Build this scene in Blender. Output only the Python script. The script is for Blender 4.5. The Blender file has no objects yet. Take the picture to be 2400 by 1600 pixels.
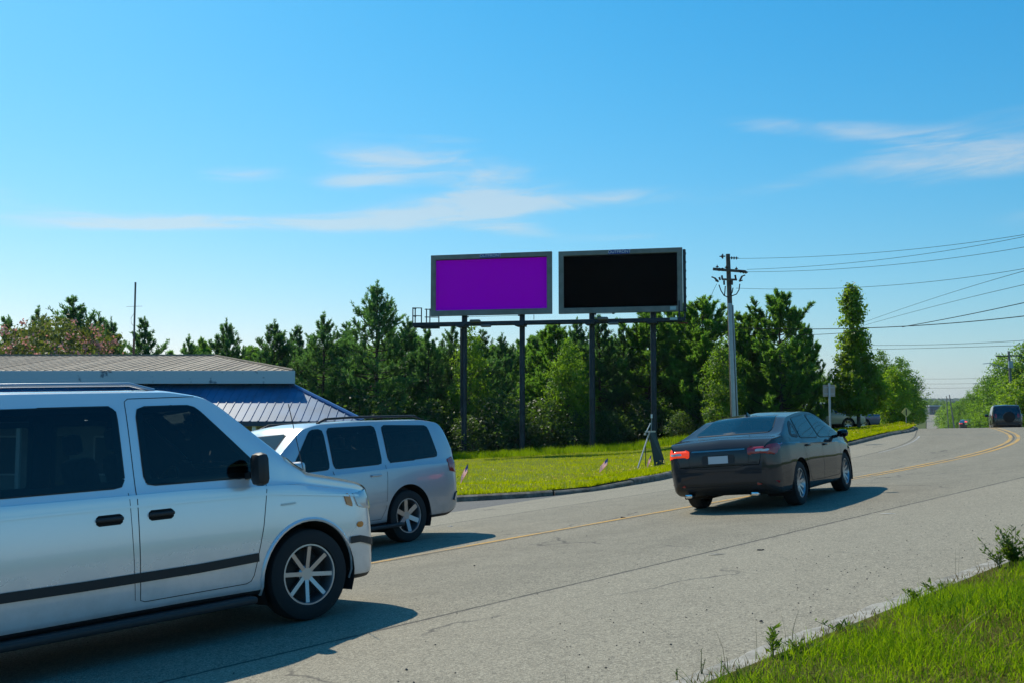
import bpy, bmesh, math, random
import numpy as np
from mathutils import Vector, Matrix
from mathutils.bvhtree import BVHTree

random.seed(7)
RNG = np.random.default_rng(7)
R = math.radians
S = bpy.context.scene
COL = S.collection

# ------------------------------------------------------------------ camera
CAM_Z = 1.6
PITCH = math.atan(163 / 2333.333)
cd = bpy.data.cameras.new('camera')
cd.sensor_width = 36.0
cd.lens = 35.0
cd.clip_start = 0.05
cd.clip_end = 20000
cam = bpy.data.objects.new('camera', cd)
COL.objects.link(cam)
cam.location = (0, 0, CAM_Z)
cam.rotation_euler = (math.pi / 2 + PITCH, 0, 0)
S.camera = cam
S.render.resolution_x, S.render.resolution_y = 1024, 682

# ------------------------------------------------------------------ exposure
S.view_settings.view_transform = 'Standard'
S.view_settings.look = 'None'
S.view_settings.gamma = 1.0
S.view_settings.use_curve_mapping = False
S.view_settings.exposure = 0.0
S.render.engine = 'CYCLES'
S.cycles.max_bounces = 6
S.cycles.transparent_max_bounces = 6
S.cycles.diffuse_bounces = 3
S.cycles.glossy_bounces = 3
S.cycles.transmission_bounces = 4
S.cycles.caustics_reflective = False
S.cycles.caustics_refractive = False
S.cycles.use_denoising = True

# ------------------------------------------------------------------ sun and sky
SUN_AZ = R(-37.0)      # to the left of the view axis, ahead of the camera
SUN_EL = R(46.5)
sd = bpy.data.lights.new('sun', 'SUN')
sd.energy = 4.8
sd.angle = R(0.53)
sd.color = (1.0, 0.92, 0.76)
sun = bpy.data.objects.new('sun', sd)
COL.objects.link(sun)
sdir = Vector((math.sin(SUN_AZ) * math.cos(SUN_EL), math.cos(SUN_AZ) * math.cos(SUN_EL), math.sin(SUN_EL)))
sun.rotation_euler = (-sdir).to_track_quat('-Z', 'Y').to_euler()
sun.location = (-30, 40, 60)


def ray(px, py):
    """direction (with Y = 1) of a point of the 2400 x 1600 photograph"""
    ux = (px - 1200) / 2333.333
    vy = (800 - py) / 2333.333
    Y = math.cos(PITCH) - vy * math.sin(PITCH)
    Z = math.sin(PITCH) + vy * math.cos(PITCH)
    return ux / Y, Z / Y


def at(px, py, Y):
    u, w = ray(px, py)
    return Vector((u * Y, Y, CAM_Z + w * Y))


W = bpy.data.worlds.new('World')
S.world = W
W.use_nodes = True
nt = W.node_tree
nt.nodes.clear()


class NT:
    """small helper to write node trees"""

    def __init__(self, tree):
        self.t = tree

    def n(self, typ, **kw):
        nd = self.t.nodes.new(typ)
        for k, v in kw.items():
            setattr(nd, k, v)
        return nd

    def link(self, a, b):
        self.t.links.new(a, b)

    def val(self, sock, v):
        if isinstance(v, (int, float)):
            sock.default_value = v
        elif isinstance(v, (tuple, list)):
            sock.default_value = v
        else:
            self.t.links.new(v, sock)

    def math(self, op, a, b=0.0, c=None, clamp=False):
        nd = self.n('ShaderNodeMath', operation=op, use_clamp=clamp)
        self.val(nd.inputs[0], a)
        self.val(nd.inputs[1], b)
        if c is not None:
            self.val(nd.inputs[2], c)
        return nd.outputs[0]

    def mix(self, f, a, b, blend='MIX'):
        nd = self.n('ShaderNodeMix', data_type='RGBA', blend_type=blend)
        self.val(nd.inputs[0], f)
        self.val(nd.inputs[6], a)
        self.val(nd.inputs[7], b)
        return nd.outputs[2]

    def noise(self, vec, scale, detail=4.0, rough=0.55, dist=0.0, dims='3D'):
        nd = self.n('ShaderNodeTexNoise', noise_dimensions=dims)
        if vec is not None:
            self.t.links.new(vec, nd.inputs['Vector'])
        nd.inputs['Scale'].default_value = scale
        nd.inputs['Detail'].default_value = detail
        nd.inputs['Roughness'].default_value = rough
        nd.inputs['Distortion'].default_value = dist
        return nd.outputs[0]

    def ramp(self, f, stops):
        nd = self.n('ShaderNodeValToRGB')
        cr = nd.color_ramp
        while len(cr.elements) < len(stops):
            cr.elements.new(0.5)
        for e, (p, c) in zip(cr.elements, stops):
            e.position = p
            e.color = c if len(c) == 4 else (*c, 1)
        self.val(nd.inputs[0], f)
        return nd.outputs[0]

    def maprange(self, v, a, b, c=0.0, d=1.0, smooth=True):
        nd = self.n('ShaderNodeMapRange')
        nd.interpolation_type = 'SMOOTHSTEP' if smooth else 'LINEAR'
        self.val(nd.inputs[0], v)
        for i, x in enumerate((a, b, c, d)):
            nd.inputs[i + 1].default_value = x
        return nd.outputs[0]


w = NT(nt)
sky = w.n('ShaderNodeTexSky', sky_type='NISHITA')
sky.sun_disc = False
sky.sun_elevation = SUN_EL
sky.sun_rotation = SUN_AZ
sky.altitude = 200
sky.air_density = 1.0
sky.dust_density = 0.4
sky.ozone_density = 1.6
# the photograph's sky is a saturated cyan blue: a gentle even grade of the sky light
sep = w.n('ShaderNodeSeparateColor')
w.link(sky.outputs[0], sep.inputs[0])
K = 0.130
ch = []
for i, (g, m) in enumerate(((2.2, .86), (1.04, 1.03), (0.80, 1.15))):
    v = w.math('MULTIPLY', sep.outputs[i], K)
    v = w.math('POWER', v, g)
    ch.append(w.math('MULTIPLY', v, m))
comb = w.n('ShaderNodeCombineColor')
for i in range(3):
    w.link(ch[i], comb.inputs[i])
# thin cirrus streaks, laid out by compass direction and height above the horizon
tc = w.n('ShaderNodeTexCoord')
sx = w.n('ShaderNodeSeparateXYZ')
w.link(tc.outputs['Generated'], sx.inputs[0])
az = w.math('ARCTAN2', sx.outputs[0], sx.outputs[1])
el = w.math('ARCSINE', sx.outputs[2])
# summer haze: the sky pales towards the horizon all round
bw = w.n('ShaderNodeRGBToBW')
w.link(comb.outputs[0], bw.inputs[0])
hz = w.math('MULTIPLY', w.math('EXPONENT', w.math('MULTIPLY', w.math('MAXIMUM', el, 0.0), -5.5)), 0.62)
grey = w.n('ShaderNodeCombineColor')
for i, k_ in enumerate((0.56, 0.50, 0.50)):
    w.link(w.math('MULTIPLY', bw.outputs[0], k_), grey.inputs[i])
hazy = w.mix(hz, comb.outputs[0], grey.outputs[0])
cv = w.n('ShaderNodeCombineXYZ')
w.link(w.math('MULTIPLY', az, 6.5), cv.inputs[0])
w.link(w.math('MULTIPLY', w.math('ADD', el, w.math('MULTIPLY', az, -0.06)), 40.0), cv.inputs[1])
n1 = w.noise(cv.outputs[0], 1.3, 7.0, 0.62, 0.6)
n2 = w.noise(cv.outputs[0], 0.55, 3.0, 0.5, 0.3)


def azel(px, py):
    u, ww = ray(px, py)
    return math.atan2(u, 1.0), math.atan2(ww, math.hypot(u, 1.0))


CLOUDS = [  # photo x, y of the streak's middle, half width, half height (px), lean, density
    (560, 520, 480, 12, -0.045, 1.1), (300, 529, 190, 7, -0.06, .9), (1040, 492, 240, 22, -0.10, 0.95), (1110, 470, 90, 22, 0.10, 0.6), (1180, 530, 140, 14, 0.14, 0.6),
    (1010, 385, 250, 26, 0.10, 0.95), (860, 425, 120, 12, -0.05, 0.8), (560, 408, 110, 12, -0.08, 0.7), (1400, 470, 240, 13, -0.06, 0.8),
    (1060, 327, 110, 7, 0.03, 0.5), (1950, 305, 230, 14, 0.13, 0.65), (2330, 340, 240, 34, -0.12, 0.6), (2280, 390, 260, 16, 0.02, 0.5),
    (1950, 400, 360, 14, -0.22, 0.42), (1440, 556, 140, 7, 0.0, 0.45),
    (-500, 430, 420, 24, -0.05, 0.8), (2950, 480, 400, 30, 0.05, 0.7)]
tot = None
for px, py, hw, hh, lean, den in CLOUDS:
    a0, e0 = azel(px, py)
    sa, se = hw / 2333.0, 1.65 * hh / 2333.0
    da = w.math('SUBTRACT', az, a0)
    de = w.math('SUBTRACT', w.math('SUBTRACT', el, e0), w.math('MULTIPLY', da, -lean))
    q = w.math('ADD', w.math('POWER', w.math('ABSOLUTE', w.math('DIVIDE', da, sa)), 2.6),
               w.math('POWER', w.math('ABSOLUTE', w.math('DIVIDE', de, se)), 2.0))
    m = w.math('MULTIPLY', w.math('EXPONENT', w.math('MULTIPLY', q, -1.0)), den)
    tot = m if tot is None else w.math('ADD', tot, m)
tex = w.maprange(w.math('ADD', n1, w.math('MULTIPLY', n2, 0.5)), 0.52, 1.05)
mask = w.maprange(w.math('MULTIPLY', tot, w.math('ADD', w.math('MULTIPLY', tex, 1.0), 0.36)), 0.10, 1.0, 0.0, 0.46)
cloudy = w.mix(mask, hazy, (0.80, 0.775, 0.72, 1))
up10 = w.n('ShaderNodeVectorMath', operation='SCALE')
w.link(cloudy, up10.inputs[0])
up10.inputs['Scale'].default_value = 10.0
bg = w.n('ShaderNodeBackground')
w.link(up10.outputs[0], bg.inputs[0])
bg.inputs[1].default_value = 0.1
wo = w.n('ShaderNodeOutputWorld')
w.link(bg.outputs[0], wo.inputs[0])


# ------------------------------------------------------------------ materials
MATS = {}


def mat(name, color=(0.5, 0.5, 0.5), rough=0.6, metal=0.0, coat=0.0, spec=0.5, emit=None, estr=0.0,
        vary=0.0, vscale=3.0, bump=0.0, bscale=40.0, c2=None, contrast=(0.35, 0.65)):
    if name in MATS:
        return MATS[name]
    m = bpy.data.materials.new(name)
    m.use_nodes = True
    t = NT(m.node_tree)
    b = m.node_tree.nodes['Principled BSDF']
    b.inputs['Base Color'].default_value = (*color, 1)
    b.inputs['Roughness'].default_value = rough
    b.inputs['Metallic'].default_value = metal
    b.inputs['Coat Weight'].default_value = coat
    b.inputs['Coat Roughness'].default_value = 0.04
    b.inputs['Specular IOR Level'].default_value = spec
    if emit:
        b.inputs['Emission Color'].default_value = (*emit, 1)
        b.inputs['Emission Strength'].default_value = estr
    if vary or c2 or bump:
        co = t.n('ShaderNodeTexCoord').outputs['Object']
    if vary or c2:
        n = t.noise(co, vscale, 5.0, 0.6)
        k = t.maprange(n, contrast[0], contrast[1])
        if c2 is None:
            c2 = tuple(c * (1 - vary) for c in color)
        t.link(t.mix(k, (*color, 1), (*c2, 1)), b.inputs['Base Color'])
    if bump:
        bn = t.n('ShaderNodeBump')
        bn.inputs['Strength'].default_value = bump
        bn.inputs['Distance'].default_value = 0.01
        t.link(t.noise(co, bscale, 4.0, 0.6), bn.inputs['Height'])
        t.link(bn.outputs[0], b.inputs['Normal'])
    MATS[name] = m
    return m


def leaf_mat(name, dark, light, trans, tmix=0.45, nscale=0.9, rough=0.5, spec=0.35):
    """leaves: a reflecting side and light passing through; tone drifts from clump to clump"""
    if name in MATS:
        return MATS[name]
    m = bpy.data.materials.new(name)
    m.use_nodes = True
    t = NT(m.node_tree)
    b = m.node_tree.nodes['Principled BSDF']
    out = m.node_tree.nodes['Material Output']
    geo = t.n('ShaderNodeNewGeometry')
    oi = t.n('ShaderNodeObjectInfo')
    n = t.noise(geo.outputs['Position'], nscale, 3.0, 0.6)
    n2_ = t.noise(geo.outputs['Position'], 9.0, 2.0, 0.6)
    k = t.maprange(t.math('ADD', t.math('MULTIPLY', n, 0.65), t.math('MULTIPLY', n2_, 0.35)), 0.36, 0.64)
    k = t.math('ADD', k, t.math('MULTIPLY', t.math('SUBTRACT', oi.outputs['Random'], 0.5), 0.6), clamp=True)
    col = t.mix(k, (*dark, 1), (*light, 1))
    t.link(col, b.inputs['Base Color'])
    b.inputs['Roughness'].default_value = rough
    b.inputs['Specular IOR Level'].default_value = spec
    tr = t.n('ShaderNodeBsdfTranslucent')
    t.link(t.mix(0.55, col, (*trans, 1)), tr.inputs[0])
    mx = t.n('ShaderNodeMixShader')
    mx.inputs[0].default_value = tmix
    t.link(b.outputs[0], mx.inputs[1])
    t.link(tr.outputs[0], mx.inputs[2])
    t.link(mx.outputs[0], out.inputs[0])
    MATS[name] = m
    return m


# ------------------------------------------------------------------ mesh helpers
def tag(o, label=None, cat=None, group=None, kind=None):
    if label:
        o['label'] = label
    if cat:
        o['category'] = cat
    if group:
        o['group'] = group
    if kind:
        o['kind'] = kind
    return o


def empty(name, loc=(0, 0, 0), rz=0.0, parent=None):
    o = bpy.data.objects.new(name, None)
    o.empty_display_size = 0.2
    COL.objects.link(o)
    o.location = loc
    o.rotation_euler = (0, 0, rz)
    if parent:
        o.parent = parent
    return o


def link(name, me, parent=None):
    o = bpy.data.objects.new(name, me)
    COL.objects.link(o)
    if parent:
        o.parent = parent
    return o


def np_mesh(name, V, F, mats, parent=None, smooth=False, mi=None, uv=None):
    """V (n,3) array, F (m,k) int array of equal-sided faces (or list of arrays)"""
    me = bpy.data.meshes.new(name)
    V = np.asarray(V, dtype=np.float32)
    if not isinstance(F, list):
        F = [F]
    F = [np.asarray(f, dtype=np.int32) for f in F if len(f)]
    loops = np.concatenate([f.ravel() for f in F])
    sizes = np.concatenate([np.full(len(f), f.shape[1], np.int32) for f in F])
    starts = np.concatenate([[0], np.cumsum(sizes)[:-1]]).astype(np.int32)
    me.vertices.add(len(V))
    me.vertices.foreach_set('co', V.ravel())
    me.loops.add(len(loops))
    me.loops.foreach_set('vertex_index', loops)
    me.polygons.add(len(sizes))
    me.polygons.foreach_set('loop_start', starts)
    me.polygons.foreach_set('loop_total', sizes)
    if mi is not None:
        me.polygons.foreach_set('material_index', np.asarray(mi, np.int32))
    if smooth:
        me.polygons.foreach_set('use_smooth', np.ones(len(sizes), bool))
    if uv is not None:
        ul = me.uv_layers.new(name='UVMap')
        ul.data.foreach_set('uv', np.asarray(uv, np.float32)[loops].ravel())
    for m in (mats if isinstance(mats, (list, tuple)) else [mats]):
        me.materials.append(m)
    me.update(calc_edges=True)
    me.validate()
    return link(name, me, parent)


class MB:
    """collects boxes, bars, tubes and lathed shapes of ONE part"""

    def __init__(self):
        self.v, self.f, self.m = [], [], []

    def add(self, V, F, m=0):
        k = len(self.v)
        self.v += [tuple(p) for p in V]
        self.f += [tuple(i + k for i in f) for f in F]
        self.m += [m] * len(F)
        return self

    def box(self, c, s, rot=None, m=0, bev=0.0):
        c = Vector(c)
        hx, hy, hz = s[0] / 2, s[1] / 2, s[2] / 2
        if bev <= 0:
            P = [Vector((x * hx, y * hy, z * hz)) for x in (-1, 1) for y in (-1, 1) for z in (-1, 1)]
            F = [(0, 1, 3, 2), (4, 6, 7, 5), (0, 4, 5, 1), (2, 3, 7, 6), (0, 2, 6, 4), (1, 5, 7, 3)]
        else:
            bev = min(bev, hx * .95, hy * .95, hz * .95)
            bm = bmesh.new()
            bmesh.ops.create_cube(bm, size=1.0)
            for v in bm.verts:
                v.co = Vector((v.co.x * 2 * hx, v.co.y * 2 * hy, v.co.z * 2 * hz))
            bmesh.ops.bevel(bm, geom=bm.edges[:], offset=bev, segments=2, affect='EDGES', profile=0.5)
            bm.verts.index_update()
            P = [v.co.copy() for v in bm.verts]
            F = [tuple(v.index for v in f.verts) for f in bm.faces]
            bm.free()
        if rot is not None:
            P = [rot @ p for p in P]
        return self.add([c + p for p in P], F, m)

    def bar(self, a, b, wid, dep=None, m=0, up=(0, 0, 1)):
        """a square bar from a to b"""
        a, b = Vector(a), Vector(b)
        d = b - a
        L = d.length
        d.normalize()
        u = Vector(up)
        if abs(d.dot(u)) > 0.98:
            u = Vector((0, 1, 0))
        sx_ = d.cross(u).normalized()
        sz_ = sx_.cross(d).normalized()
        dep = wid if dep is None else dep
        P, F = [], [(0, 1, 2, 3), (7, 6, 5, 4), (0, 4, 5, 1), (1, 5, 6, 2), (2, 6, 7, 3), (3, 7, 4, 0)]
        for e in (a, b):
            for i, j in ((-1, -1), (1, -1), (1, 1), (-1, 1)):
                P.append(e + sx_ * (i * wid / 2) + sz_ * (j * dep / 2))
        F = [tuple(reversed(f)) for f in F]
        return self.add(P, F, m)

    def tube(self, pts, r, n=8, m=0, caps=True):
        pts = [Vector(p) for p in pts]
        rr = r if isinstance(r, (list, tuple)) else [r] * len(pts)
        P, F = [], []
        ref = None
        for i, p in enumerate(pts):
            d = (pts[min(i + 1, len(pts) - 1)] - pts[max(i - 1, 0)]).normalized()
            if ref is None:
                ref = Vector((0, 0, 1)) if abs(d.z) < 0.9 else Vector((1, 0, 0))
            a = d.cross(ref).normalized()
            b = d.cross(a).normalized()
            ref = -b if False else ref
            for k in range(n):
                t = 2 * math.pi * k / n
                P.append(p + (a * math.cos(t) + b * math.sin(t)) * rr[i])
        for i in range(len(pts) - 1):
            for k in range(n):
                k2 = (k + 1) % n
                F.append((i * n + k, (i + 1) * n + k, (i + 1) * n + k2, i * n + k2))
        if caps:
            F.append(tuple(range(n)))
            F.append(tuple(reversed(range((len(pts) - 1) * n, len(pts) * n))))
        return self.add(P, F, m)

    def lathe(self, prof, axis='z', n=24, c=(0, 0, 0), m=0, closed=False):
        """prof: list of (radius, height)"""
        c = Vector(c)
        P, F = [], []
        for r_, h in prof:
            for k in range(n):
                t = 2 * math.pi * k / n
                x, y = r_ * math.cos(t), r_ * math.sin(t)
                P.append(c + (Vector((x, y, h)) if axis == 'z' else Vector((x, h, y)) if axis == 'y' else Vector((h, x, y))))
        q = len(prof)
        for i in range(q if closed else q - 1):
            i2 = (i + 1) % q
            for k in range(n):
                k2 = (k + 1) % n
                F.append((i * n + k, i * n + k2, i2 * n + k2, i2 * n + k))
        return self.add(P, F, m)

    def prism(self, poly, a, b, m=0):
        """extrude a polygon (list of 3D points) by vector b"""
        n = len(poly)
        a = Vector(a)
        b = Vector(b)
        P = [a + Vector(p) for p in poly] + [a + Vector(p) + b for p in poly]
        F = [tuple(reversed(range(n))), tuple(range(n, 2 * n))]
        for i in range(n):
            j = (i + 1) % n
            F.append((i, j, n + j, n + i))
        return self.add(P, F, m)

    def build(self, name, mats, parent=None, smooth=False, autosmooth=None):
        me = bpy.data.meshes.new(name)
        me.from_pydata(self.v, [], self.f)
        for mm in (mats if isinstance(mats, (list, tuple)) else [mats]):
            me.materials.append(mm)
        me.polygons.foreach_set('material_index', self.m)
        bm = bmesh.new()
        bm.from_mesh(me)
        bmesh.ops.recalc_face_normals(bm, faces=bm.faces)
        bm.to_mesh(me)
        bm.free()
        if smooth:
            me.polygons.foreach_set('use_smooth', [True] * len(me.polygons))
            me.set_sharp_from_angle(angle=R(autosmooth or 40))
        me.update()
        return link(name, me, parent)


def copy_tree(o, parent=None):
    c = o.copy()
    COL.objects.link(c)
    c.parent = parent
    for ch_ in list(o.children):
        copy_tree(ch_, c)
    return c


def sstep(a, b, x):
    t = np.clip((np.asarray(x, float) - a) / (b - a), 0, 1)
    return t * t * (3 - 2 * t)


# ------------------------------------------------------------------ the road's course
# s runs along the road (metres), t is the distance to the left of the yellow line
_ds = 0.25
_S = np.arange(-60, 1500, _ds)
_TH0, _TH1 = R(45.16), R(22.6)
_TH = _TH0 + (_TH1 - _TH0) * sstep(18.8, 45.6, _S)
_i0 = int(np.argmin(np.abs(_S)))
_CX = np.cumsum(np.sin(_TH)) * _ds
_CY = np.cumsum(np.cos(_TH)) * _ds
_CX += -7.137 - _CX[_i0]
_CY += 7.175 - _CY[_i0]
# long profile: climbs to a crest, drops, then rises again far away
_SL = np.interp(_S, [-60, 24, 52, 64, 78, 86, 150, 230, 330, 470, 900, 1500],
                [0.0356, 0.0356, 0.0, -0.04, -0.04, -0.012, -0.012, -0.03, -0.03, 0.012, 0.018, 0.006])
_CZ = np.cumsum(_SL) * _ds
_CZ += (-2.166 + CAM_Z) - _CZ[_i0]
_E = np.interp(_S, [-60, 22, 50, 60, 1500], [0.0777, 0.0777, 0.03, 0.018, 0.0])   # cross fall to the left
_RE = 6.87


def left_edge(s):
    return np.interp(s, [-60, 8, 12, 20, 24, 28, 32, 36, 40, 44, 48, 52, 1500], [5.5, 5.5, 5.6, 6.2, 6.65, 6.45, 6.05, 5.45, 5.05, 4.6, 3.75, 3.6, 3.6])


def road_pt(s, t, dz=0.0):
    x = np.interp(s, _S, _CX)
    y = np.interp(s, _S, _CY)
    z = np.interp(s, _S, _CZ)
    th = np.interp(s, _S, _TH)
    e = np.interp(s, _S, _E)
    return np.stack([x - np.cos(th) * t, y + np.sin(th) * t, z - e * t + dz], -1)


def road_frame(s, t):
    p = Vector(road_pt(s, t))
    f = Vector(road_pt(s + 0.5, t)) - Vector(road_pt(s - 0.5, t))
    l = Vector(road_pt(s, t + 0.5)) - Vector(road_pt(s, t - 0.5))
    f.normalize()
    n = f.cross(l).normalized()
    l = n.cross(f).normalized()
    return p, f, l, n


def lawn_z(x, y):
    x, y = np.asarray(x, float), np.asarray(y, float)
    return CAM_Z - 1.74 + 0.055 * x - 0.0145 * y + 0.46 * sstep(6, 13, x) * sstep(27, 36, y)


def strip(name, S_, T0, T1, nt_, dz, m, zf=None, uv=True):
    """a sheet between two offsets along the road"""
    S_ = np.asarray(S_, float)
    T0 = np.broadcast_to(np.asarray(T0, float), S_.shape)
    T1 = np.broadcast_to(np.asarray(T1, float), S_.shape)
    V, U = [], []
    for j in range(nt_ + 1):
        k = j / nt_
        t = T0 + (T1 - T0) * k
        P = road_pt(S_, t, dz)
        if zf is not None:
            P[:, 2] = zf(P, S_, t, k)
        V.append(P)
        U.append(np.stack([S_, t], -1))
    n = len(S_)
    V = np.concatenate(V)
    U = np.concatenate(U)
    F = [(j * n + i, j * n + i + 1, (j + 1) * n + i + 1, (j + 1) * n + i) for j in range(nt_) for i in range(n - 1)]
    return np_mesh(name, V, np.array(F), m, uv=U, smooth=True)

# ================================================================== the setting
def asphalt_mat(name, base, dark, light, uvmarks=True):
    m = bpy.data.materials.new(name)
    m.use_nodes = True
    t = NT(m.node_tree)
    b = m.node_tree.nodes['Principled BSDF']
    tc_ = t.n('ShaderNodeTexCoord')
    ob = tc_.outputs['Object']
    big = t.noise(ob, 0.35, 4, 0.6)
    mid = t.noise(ob, 2.2, 5, 0.65)
    col = t.mix(t.maprange(big, 0.3, 0.7), (*base, 1), (*[c * 0.86 for c in base], 1))
    col = t.mix(t.math('MULTIPLY', t.maprange(mid, 0.45, 0.75), 0.45), col, (*dark, 1))
    # stones of the worn surface
    vo = t.n('ShaderNodeTexVoronoi')
    vo.inputs['Scale'].default_value = 120.0
    t.link(ob, vo.inputs['Vector'])
    sp = t.n('ShaderNodeSeparateColor')
    t.link(vo.outputs['Color'], sp.inputs[0])
    col = t.mix(t.maprange(sp.outputs[0], 0.55, 0.95), col, (*light, 1))
    col = t.mix(t.maprange(sp.outputs[1], 0.62, 0.98), col, (*dark, 1))
    vo2 = t.n('ShaderNodeTexVoronoi')
    vo2.inputs['Scale'].default_value = 48.0
    t.link(ob, vo2.inputs['Vector'])
    sp2 = t.n('ShaderNodeSeparateColor')
    t.link(vo2.outputs['Color'], sp2.inputs[0])
    col = t.mix(t.math('MULTIPLY', t.maprange(sp2.outputs[0], 0.8, 1.0), 0.5), col, (*[c * .5 for c in dark], 1))
    col = t.mix(t.math('MULTIPLY', t.maprange(sp2.outputs[2], 0.75, 1.0), 0.45), col, (*light, 1))
    if uvmarks:
        uv_ = t.n('ShaderNodeUVMap')
        su = t.n('ShaderNodeSeparateXYZ')
        t.link(uv_.outputs[0], su.inputs[0])
        s_, t_ = su.outputs[0], su.outputs[1]
        wob = t.math('MULTIPLY', t.math('SUBTRACT', t.noise(uv_.outputs[0], 1.1, 4, 0.7), 0.5), 0.10)
        tt = t.math('ADD', t_, wob)
        # tyre-polished tracks and the oil line in the middle of each lane
        for c0, wd, k in ((1.0, .7, .42), (2.6, .7, .36), (-1.1, .75, .46), (-2.7, .75, .42), (1.8, .4, .26), (-1.9, .45, .32)):
            dd = t.math('ABSOLUTE', t.math('SUBTRACT', tt, c0))
            mk = t.math('MULTIPLY', t.maprange(dd, 0.0, wd, 1.0, 0.0), t.math('MULTIPLY', t.maprange(mid, 0.2, 0.8), k * 1.6))
            col = t.mix(mk, col, (*[c * .72 for c in base], 1))
        # paler shoulders
        for sgn, e0 in ((-1, -3.8), (1, 3.5)):
            sh = t.maprange(t.math('MULTIPLY', tt, sgn), abs(e0), abs(e0) + 0.12, 0.0, 0.14)
            col = t.mix(sh, col, (*[min(1, c * 1.12) for c in light], 1))
        # open joints, darkened with dirt
        wob2 = t.math('MULTIPLY', t.math('SUBTRACT', t.noise(uv_.outputs[0], 3.3, 4, 0.75), 0.5), 0.07)
        t2 = t.math('ADD', t_, wob2)
        gap = t.noise(uv_.outputs[0], 2.0, 4, 0.7)
        for c0, wd, st in ((-3.8, .022, .9), (3.5, .025, .8), (0.0, .022, .75), (5.25, .02, .5)):
            dd = t.math('ABSOLUTE', t.math('SUBTRACT', t2, c0))
            mk = t.math('MULTIPLY', t.maprange(dd, wd * .4, wd * 1.5, st, 0.0), t.maprange(gap, 0.25, 0.5, 0.35, 1.0))
            col = t.mix(mk, col, (0.035, 0.032, 0.028, 1))
        # a few wandering cracks
        cr = t.n('ShaderNodeTexVoronoi', feature='DISTANCE_TO_EDGE')
        cr.inputs['Scale'].default_value = 0.16
        dv = t.n('ShaderNodeVectorMath', operation='ADD')
        dn = t.n('ShaderNodeTexNoise')
        dn.inputs['Scale'].default_value = 1.3
        dn.inputs['Detail'].default_value = 5
        t.link(uv_.outputs[0], dn.inputs['Vector'])
        t.link(uv_.outputs[0], dv.inputs[0])
        t.link(dn.outputs[1], dv.inputs[1])
        t.link(dv.outputs[0], cr.inputs['Vector'])
        ck = t.math('MULTIPLY', t.maprange(cr.outputs[0], 0.0, 0.006, 0.75, 0.0), t.maprange(t.noise(ob, 0.6, 3), 0.47, 0.57))
        col = t.mix(ck, col, (0.05, 0.045, 0.04, 1))
    stain = t.noise(ob, 1.15, 5, 0.72, 0.4)
    col = t.mix(t.math('MULTIPLY', t.maprange(stain, 0.60, 0.74), 0.40), col, (*[c * .45 for c in base], 1))
    t.link(col, b.inputs['Base Color'])
    b.inputs['Roughness'].default_value = 0.82
    b.inputs['Specular IOR Level'].default_value = 0.35
    bn = t.n('ShaderNodeBump')
    bn.inputs['Strength'].default_value = 0.55
    bn.inputs['Distance'].default_value = 0.006
    t.link(t.math('ADD', vo.outputs['Distance'], t.math('MULTIPLY', vo2.outputs['Distance'], 0.6)), bn.inputs['Height'])
    t.link(bn.outputs[0], b.inputs['Normal'])
    return m


M_ROAD = asphalt_mat('worn_asphalt', (0.236, 0.212, 0.154), (0.105, 0.094, 0.068), (0.385, 0.347, 0.258))
M_LOT = asphalt_mat('lot_asphalt', (0.115, 0.112, 0.104), (0.06, 0.06, 0.055), (0.20, 0.197, 0.185), uvmarks=False)


def turf_mat(name, a, b_, c, scale=1.0):
    m = bpy.data.materials.new(name)
    m.use_nodes = True
    t = NT(m.node_tree)
    b = m.node_tree.nodes['Principled BSDF']
    ob = t.n('ShaderNodeTexCoord').outputs['Object']
    n = t.noise(ob, 0.25 * scale, 5, 0.65)
    n2_ = t.noise(ob, 3.0 * scale, 5, 0.7)
    n3 = t.noise(ob, 16.0 * scale, 4, 0.7)
    col = t.mix(t.maprange(n, 0.35, 0.65), (*a, 1), (*b_, 1))
    col = t.mix(t.math('MULTIPLY', t.maprange(n2_, 0.42, 0.72), 0.6), col, (*c, 1))
    col = t.mix(t.math('MULTIPLY', t.maprange(n3, 0.4, 0.7), 0.5), col, (*[x * .55 for x in a], 1))
    t.link(col, b.inputs['Base Color'])
    b.inputs['Roughness'].default_value = 0.9
    b.inputs['Specular IOR Level'].default_value = 0.1
    bn = t.n('ShaderNodeBump')
    bn.inputs['Strength'].default_value = 0.8
    bn.inputs['Distance'].default_value = 0.06
    t.link(t.math('ADD', n2_, n3), bn.inputs['Height'])
    t.link(bn.outputs[0], b.inputs['Normal'])
    return m


M_LAWN = turf_mat('mown_lawn', (0.150, 0.200, 0.010), (0.195, 0.215, 0.012), (0.15, 0.125, 0.030))
M_VERGE = turf_mat('verge_turf', (0.090, 0.125, 0.010), (0.115, 0.130, 0.012), (0.15, 0.105, 0.035), 2.0)
M_FIELD = turf_mat('field_turf', (0.075, 0.105, 0.018), (0.095, 0.110, 0.022), (0.10, 0.085, 0.035), 0.3)

# base sheet reaching the horizon
gv, gf = [], []
_rr = np.concatenate([np.linspace(20, 400, 14), np.linspace(520, 4200, 14)])
for i, r_ in enumerate(_rr):
    for k in range(64):
        a = 2 * math.pi * k / 64
        x, y = r_ * math.sin(a), r_ * math.cos(a)
        d_ = max(0.0, min(1.0, (r_ - 80) / 500))
        gv.append((x, y, -2.2 - 9.0 * d_ * d_ * (3 - 2 * d_)))
for i in range(len(_rr) - 1):
    for k in range(64):
        k2 = (k + 1) % 64
        gf.append((i * 64 + k, i * 64 + k2, (i + 1) * 64 + k2, (i + 1) * 64 + k))
gv.append((0, 0, -2.2))
gc = len(gv) - 1
g3 = [(k, gc, (k + 1) % 64) for k in range(64)]
tag(np_mesh('ground', np.array(gv), [np.array(gf), np.array(g3)], M_FIELD, smooth=True), kind='structure')

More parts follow.
